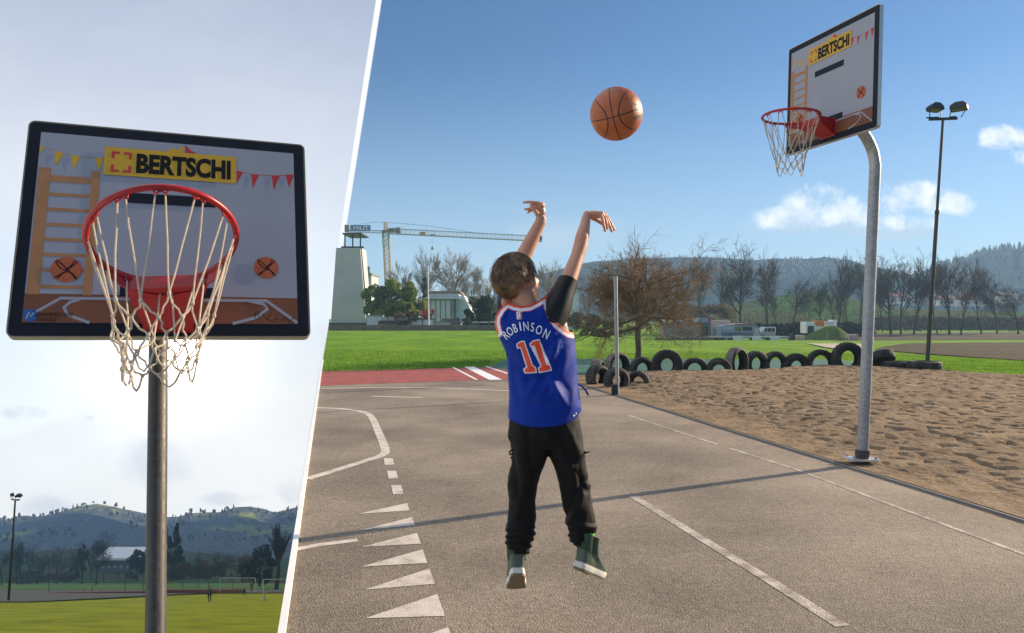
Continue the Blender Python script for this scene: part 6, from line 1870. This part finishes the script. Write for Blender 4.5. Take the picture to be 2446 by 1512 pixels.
tg.tube([B(1224, 1074, -.02), B(1217, 1079, -.03), B(1219, 1086, -.03), B(1224, 1084, -.02)], .004, 8).tube([B(1224, 1090, -.02), B(1219, 1094, -.02)], .003, 6)
tg.tube([B(1392, 1078, -.0), B(1400, 1081, -.01), B(1409, 1079, -.01)], [.004, .0035, .002], 8).tube([B(1392, 1081, 0), B(1400, 1083, 0)], .003, 6)
tg.build('drawcords', M['trousers'], tro)

# shoes and socks
M['sock'] = plain('neon_green_sock', (0.13, 0.62, 0.06), .8, var=.1, bump=.3, bscale=200)
M['shoe_green'] = plain('grey_green_leather', (0.070, 0.105, 0.075), .45, var=.15, scale=30, bump=.12, bscale=90); M['shoe_dark'] = plain('dark_green_suede', (0.022, 0.060, 0.032), .7, var=.2)
M['outsole'] = plain('worn_outsole', (0.17, 0.145, 0.085), .75, var=.2, scale=40, bump=.3, bscale=200); M['midsole'] = plain('off_white_midsole', (0.66, 0.64, 0.58), .6, var=.05)
def shoe(heel, pitch, yaw, roll, flip, lean, top):
    root = empty('shoe'); root.parent = boy
    Rm = Matrix.Rotation(yaw, 3, 'Z') @ Matrix.Rotation(pitch, 3, 'X') @ Matrix.Rotation(roll, 3, 'Y')
    W = lambda x, y, z: heel + Rm @ V((x * flip, y - max(0, z - .045) * lean, z))
    hw = [(0, .020), (.012, .029), (.05, .033), (.09, .0315), (.14, .041), (.165, .042), (.19, .036), (.207, .024), (.214, .010)]
    def outline(y0, y1, grow, zf, n=20):
        out = []
        for k in range(n + 1):
            s = k / n; s2 = .5 - .5 * math.cos(math.pi * s); yy = .214 * s2; out.append((interp(hw, yy) * grow + .004 * math.sin(math.pi * s2), y0 + (y1 - y0) * s2))
        left = [(-x * .92, y) for x, y in out[::-1]][1:-1]
        return [W(x, y, zf(y)) for x, y in out + left]
    mbs = MB(); mbs.rings([outline(.002, .212, .97, lambda y: -.004 + .012 * smooth(.16, .214, y)), outline(0, .214, 1.0, lambda y: .006 + .012 * smooth(.16, .214, y))]); mbs.build('outsole', M['outsole'], root, angle=50)
    mbs = MB(); mbs.rings([outline(0, .214, 1.01, lambda y: .006 + .012 * smooth(.16, .214, y)), outline(-.002, .216, 1.04, lambda y: .016 + .010 * smooth(.16, .214, y)), outline(.001, .213, .99, lambda y: .030 + .004 * smooth(.16, .214, y))]); mbs.build('midsole', M['midsole'], root, angle=50)
    up = MB(); lay = [(.029, .003, .210, .96), (.040, .001, .208, .98), (.052, .001, .196, .95), (.064, .002, .165, .92), (.078, .004, .132, .90), (.092, .006, .112, .90)]
    up.rings([outline(a, b, g, lambda y, z=z: z) for z, a, b, g in lay], caps=False); up.build('upper', M['shoe_green'], root, angle=60)
    up = MB(); lay = [(.080, .003, .120, .93), (.090, .002, .110, .97), (.090 + .45 * (top - .09), .001, .102, 1.02), (top, .001, .100, 1.06), (top, .007, .094, .94), (top - .02, .009, .092, .88)]
    up.rings([outline(a, b, g, lambda y, z=z: z) for z, a, b, g in lay], caps=False); up.build('collar', M['shoe_dark'], root, angle=60)
    up = MB()
    for k in range(5):
        yy, z = .105 + .014 * k, .100 - .011 * k; up.tube([W(-.022, yy, z), W(0, yy + .004, z + .008), W(.022, yy, z)], .0024, 6)
    up.build('laces', M['shoe_dark'], root)
    up = MB(); up.tube([W(-.031, .01, .104), W(-.02, -.002, .104), W(0, -.003, .104), W(.02, -.002, .104), W(.031, .01, .104)], .003, 6); up.build('heel_strap', M['shoe_dark'], root)
    sk = MB(); sk.tube([W(0, .05, .075), W(0, .049, top - .012), W(0, .049, top + .03)], [.026, .028, .034], 22, caps=False); sk.build('sock', M['sock'], root)
    return root
shoe(B(1238, 1372, -.02), R(-38), R(3), 0, -1, .92, .148)
shoe(B(1377, 1357, -.02), R(-27), R(-38), R(4), 1, .45, .146)
base = V((B(1310, 756).x, D0, 0))
for o in boy.children_recursive:
    if o.type == 'MESH': o.data.transform(Matrix.Translation(-base))
BS = 560 / 605.0                     # nine-year-old size, moved nearer the eye so his shadow leaves the view
boy.location = V((0, 0, CH)) + (base - V((0, 0, CH))) * BS; boy.scale = (BS, BS, BS)
tag(boy, 'boy in blue jersey and black trousers jumping with both arms raised after a shot', 'person')

# ---------------------------------------------------------------- the ball in flight
def ballmat():
    m, t, b = newmat('basketball_leather')
    co = t.node('ShaderNodeTexCoord').outputs['Object']
    s = t.node('ShaderNodeSeparateXYZ', {0: t.vmath('NORMALIZE', co)}); x, y, z = s.outputs
    ax, az = t.math('ABSOLUTE', x), t.math('ABSOLUTE', z)
    c3 = t.math('ABSOLUTE', t.math('SUBTRACT', ax, t.math('ADD', .22, t.math('MULTIPLY', t.math('MULTIPLY', z, z), .72))))
    d = t.math('MINIMUM', t.math('MINIMUM', ax, az), t.math('MULTIPLY', c3, .8))
    seam = t.math('SUBTRACT', 1.0, t.ss(d, .016, .026))
    n = t.noise(co, 16, 4)
    c = t.ramp(n, [(.3, (.33, .075, .022)), (.7, (.46, .115, .032))])
    t.put(b.inputs['Base Color'], t.mix(seam, c, (.018, .012, .010)))
    b.inputs['Roughness'].default_value = .46
    peb = t.node('ShaderNodeTexVoronoi', {'Vector': co, 'Scale': 260.0}).outputs['Distance']
    t.put(b.inputs['Normal'], t.bump(t.math('SUBTRACT', t.math('MULTIPLY', peb, .5), t.math('MULTIPLY', seam, 1.5)), .35, .004))
    return m
BD = 3.4; br = 62.8 * BD / F
bc = at(1472, 272, BD)
e1 = V((-.24, -.90, -.36)).normalized(); e2 = (V((1, 0, .30)) - e1 * V((1, 0, .30)).dot(e1)).normalized(); e3 = e2.cross(-e1)
ball = MB().ball((0, 0, 0), br, 64, 40).build('basketball', ballmat(), fix=True)
ball.location = bc; ball.rotation_euler = Matrix((e2, -e1, e3)).transposed().to_euler()
tag(ball, 'orange basketball flying in the blue sky above the boy', 'ball')
M['ball_print'] = plain('faded_ball_print', (.09, .055, .035), .6, var=.3, scale=40)
inv = Matrix((e2, -e1, e3))
def on_ball(dx_, dz_):              # point of the near face, in ball radii
    y = -math.sqrt(max(.02, 1 - dx_ * dx_ - dz_ * dz_)); return inv @ (V((dx_, y, dz_)) * (br * 1.004))
mb = MB()
for k in range(7):
    x0 = .56 + .058 * k; z0 = -.36 + .030 * k
    mb.add([on_ball(x0, z0 - .07), on_ball(x0 + .034, z0 - .055), on_ball(x0 + .034, z0 + .075), on_ball(x0, z0 + .06)], [[0, 1, 2, 3]])
for k in range(22):
    a, b_ = 2 * math.pi * k / 22, 2 * math.pi * (k + .62) / 22
    P_ = lambda t_, r: on_ball(.64 + math.cos(t_) * .19 * r, .32 + math.sin(t_) * .20 * r)
    mb.add([P_(a, .90), P_(b_, .90), P_(b_, 1.05), P_(a, 1.05)], [[0, 1, 2, 3]])
mb.build('worn_print', M['ball_print'], ball, smooth_=False, fix=False)
# ---------------------------------------------------------------- hazy air
scene.cycles.volume_bounces = 2
hz = bpy.data.materials.new('haze_air'); hz.use_nodes = True
nt = hz.node_tree; nt.nodes.remove(nt.nodes['Principled BSDF'])
pv = nt.nodes.new('ShaderNodeVolumePrincipled'); pv.inputs['Color'].default_value = (.42, .67, 1.0, 1); pv.inputs['Density'].default_value = .0005; pv.inputs['Anisotropy'].default_value = .1
nt.links.new(pv.outputs[0], nt.nodes['Material Output'].inputs['Volume'])
lo, hi = V((1e9,) * 3), V((-1e9,) * 3)
bpy.context.view_layer.update()
for o in bpy.data.objects:
    if o.type == 'MESH':
        for c in o.bound_box:
            p = o.matrix_world @ V(c)
            lo = V((min(a, b) for a, b in zip(lo, p))); hi = V((max(a, b) for a, b in zip(hi, p)))
lo -= V((3, 3, 1)); hi += V((3, 3, 1)); lo.y = min(lo.y, -12)
hb = MB().box((lo + hi) / 2, hi - lo).build('haze', hz, smooth_=False); hb['kind'] = 'stuff'
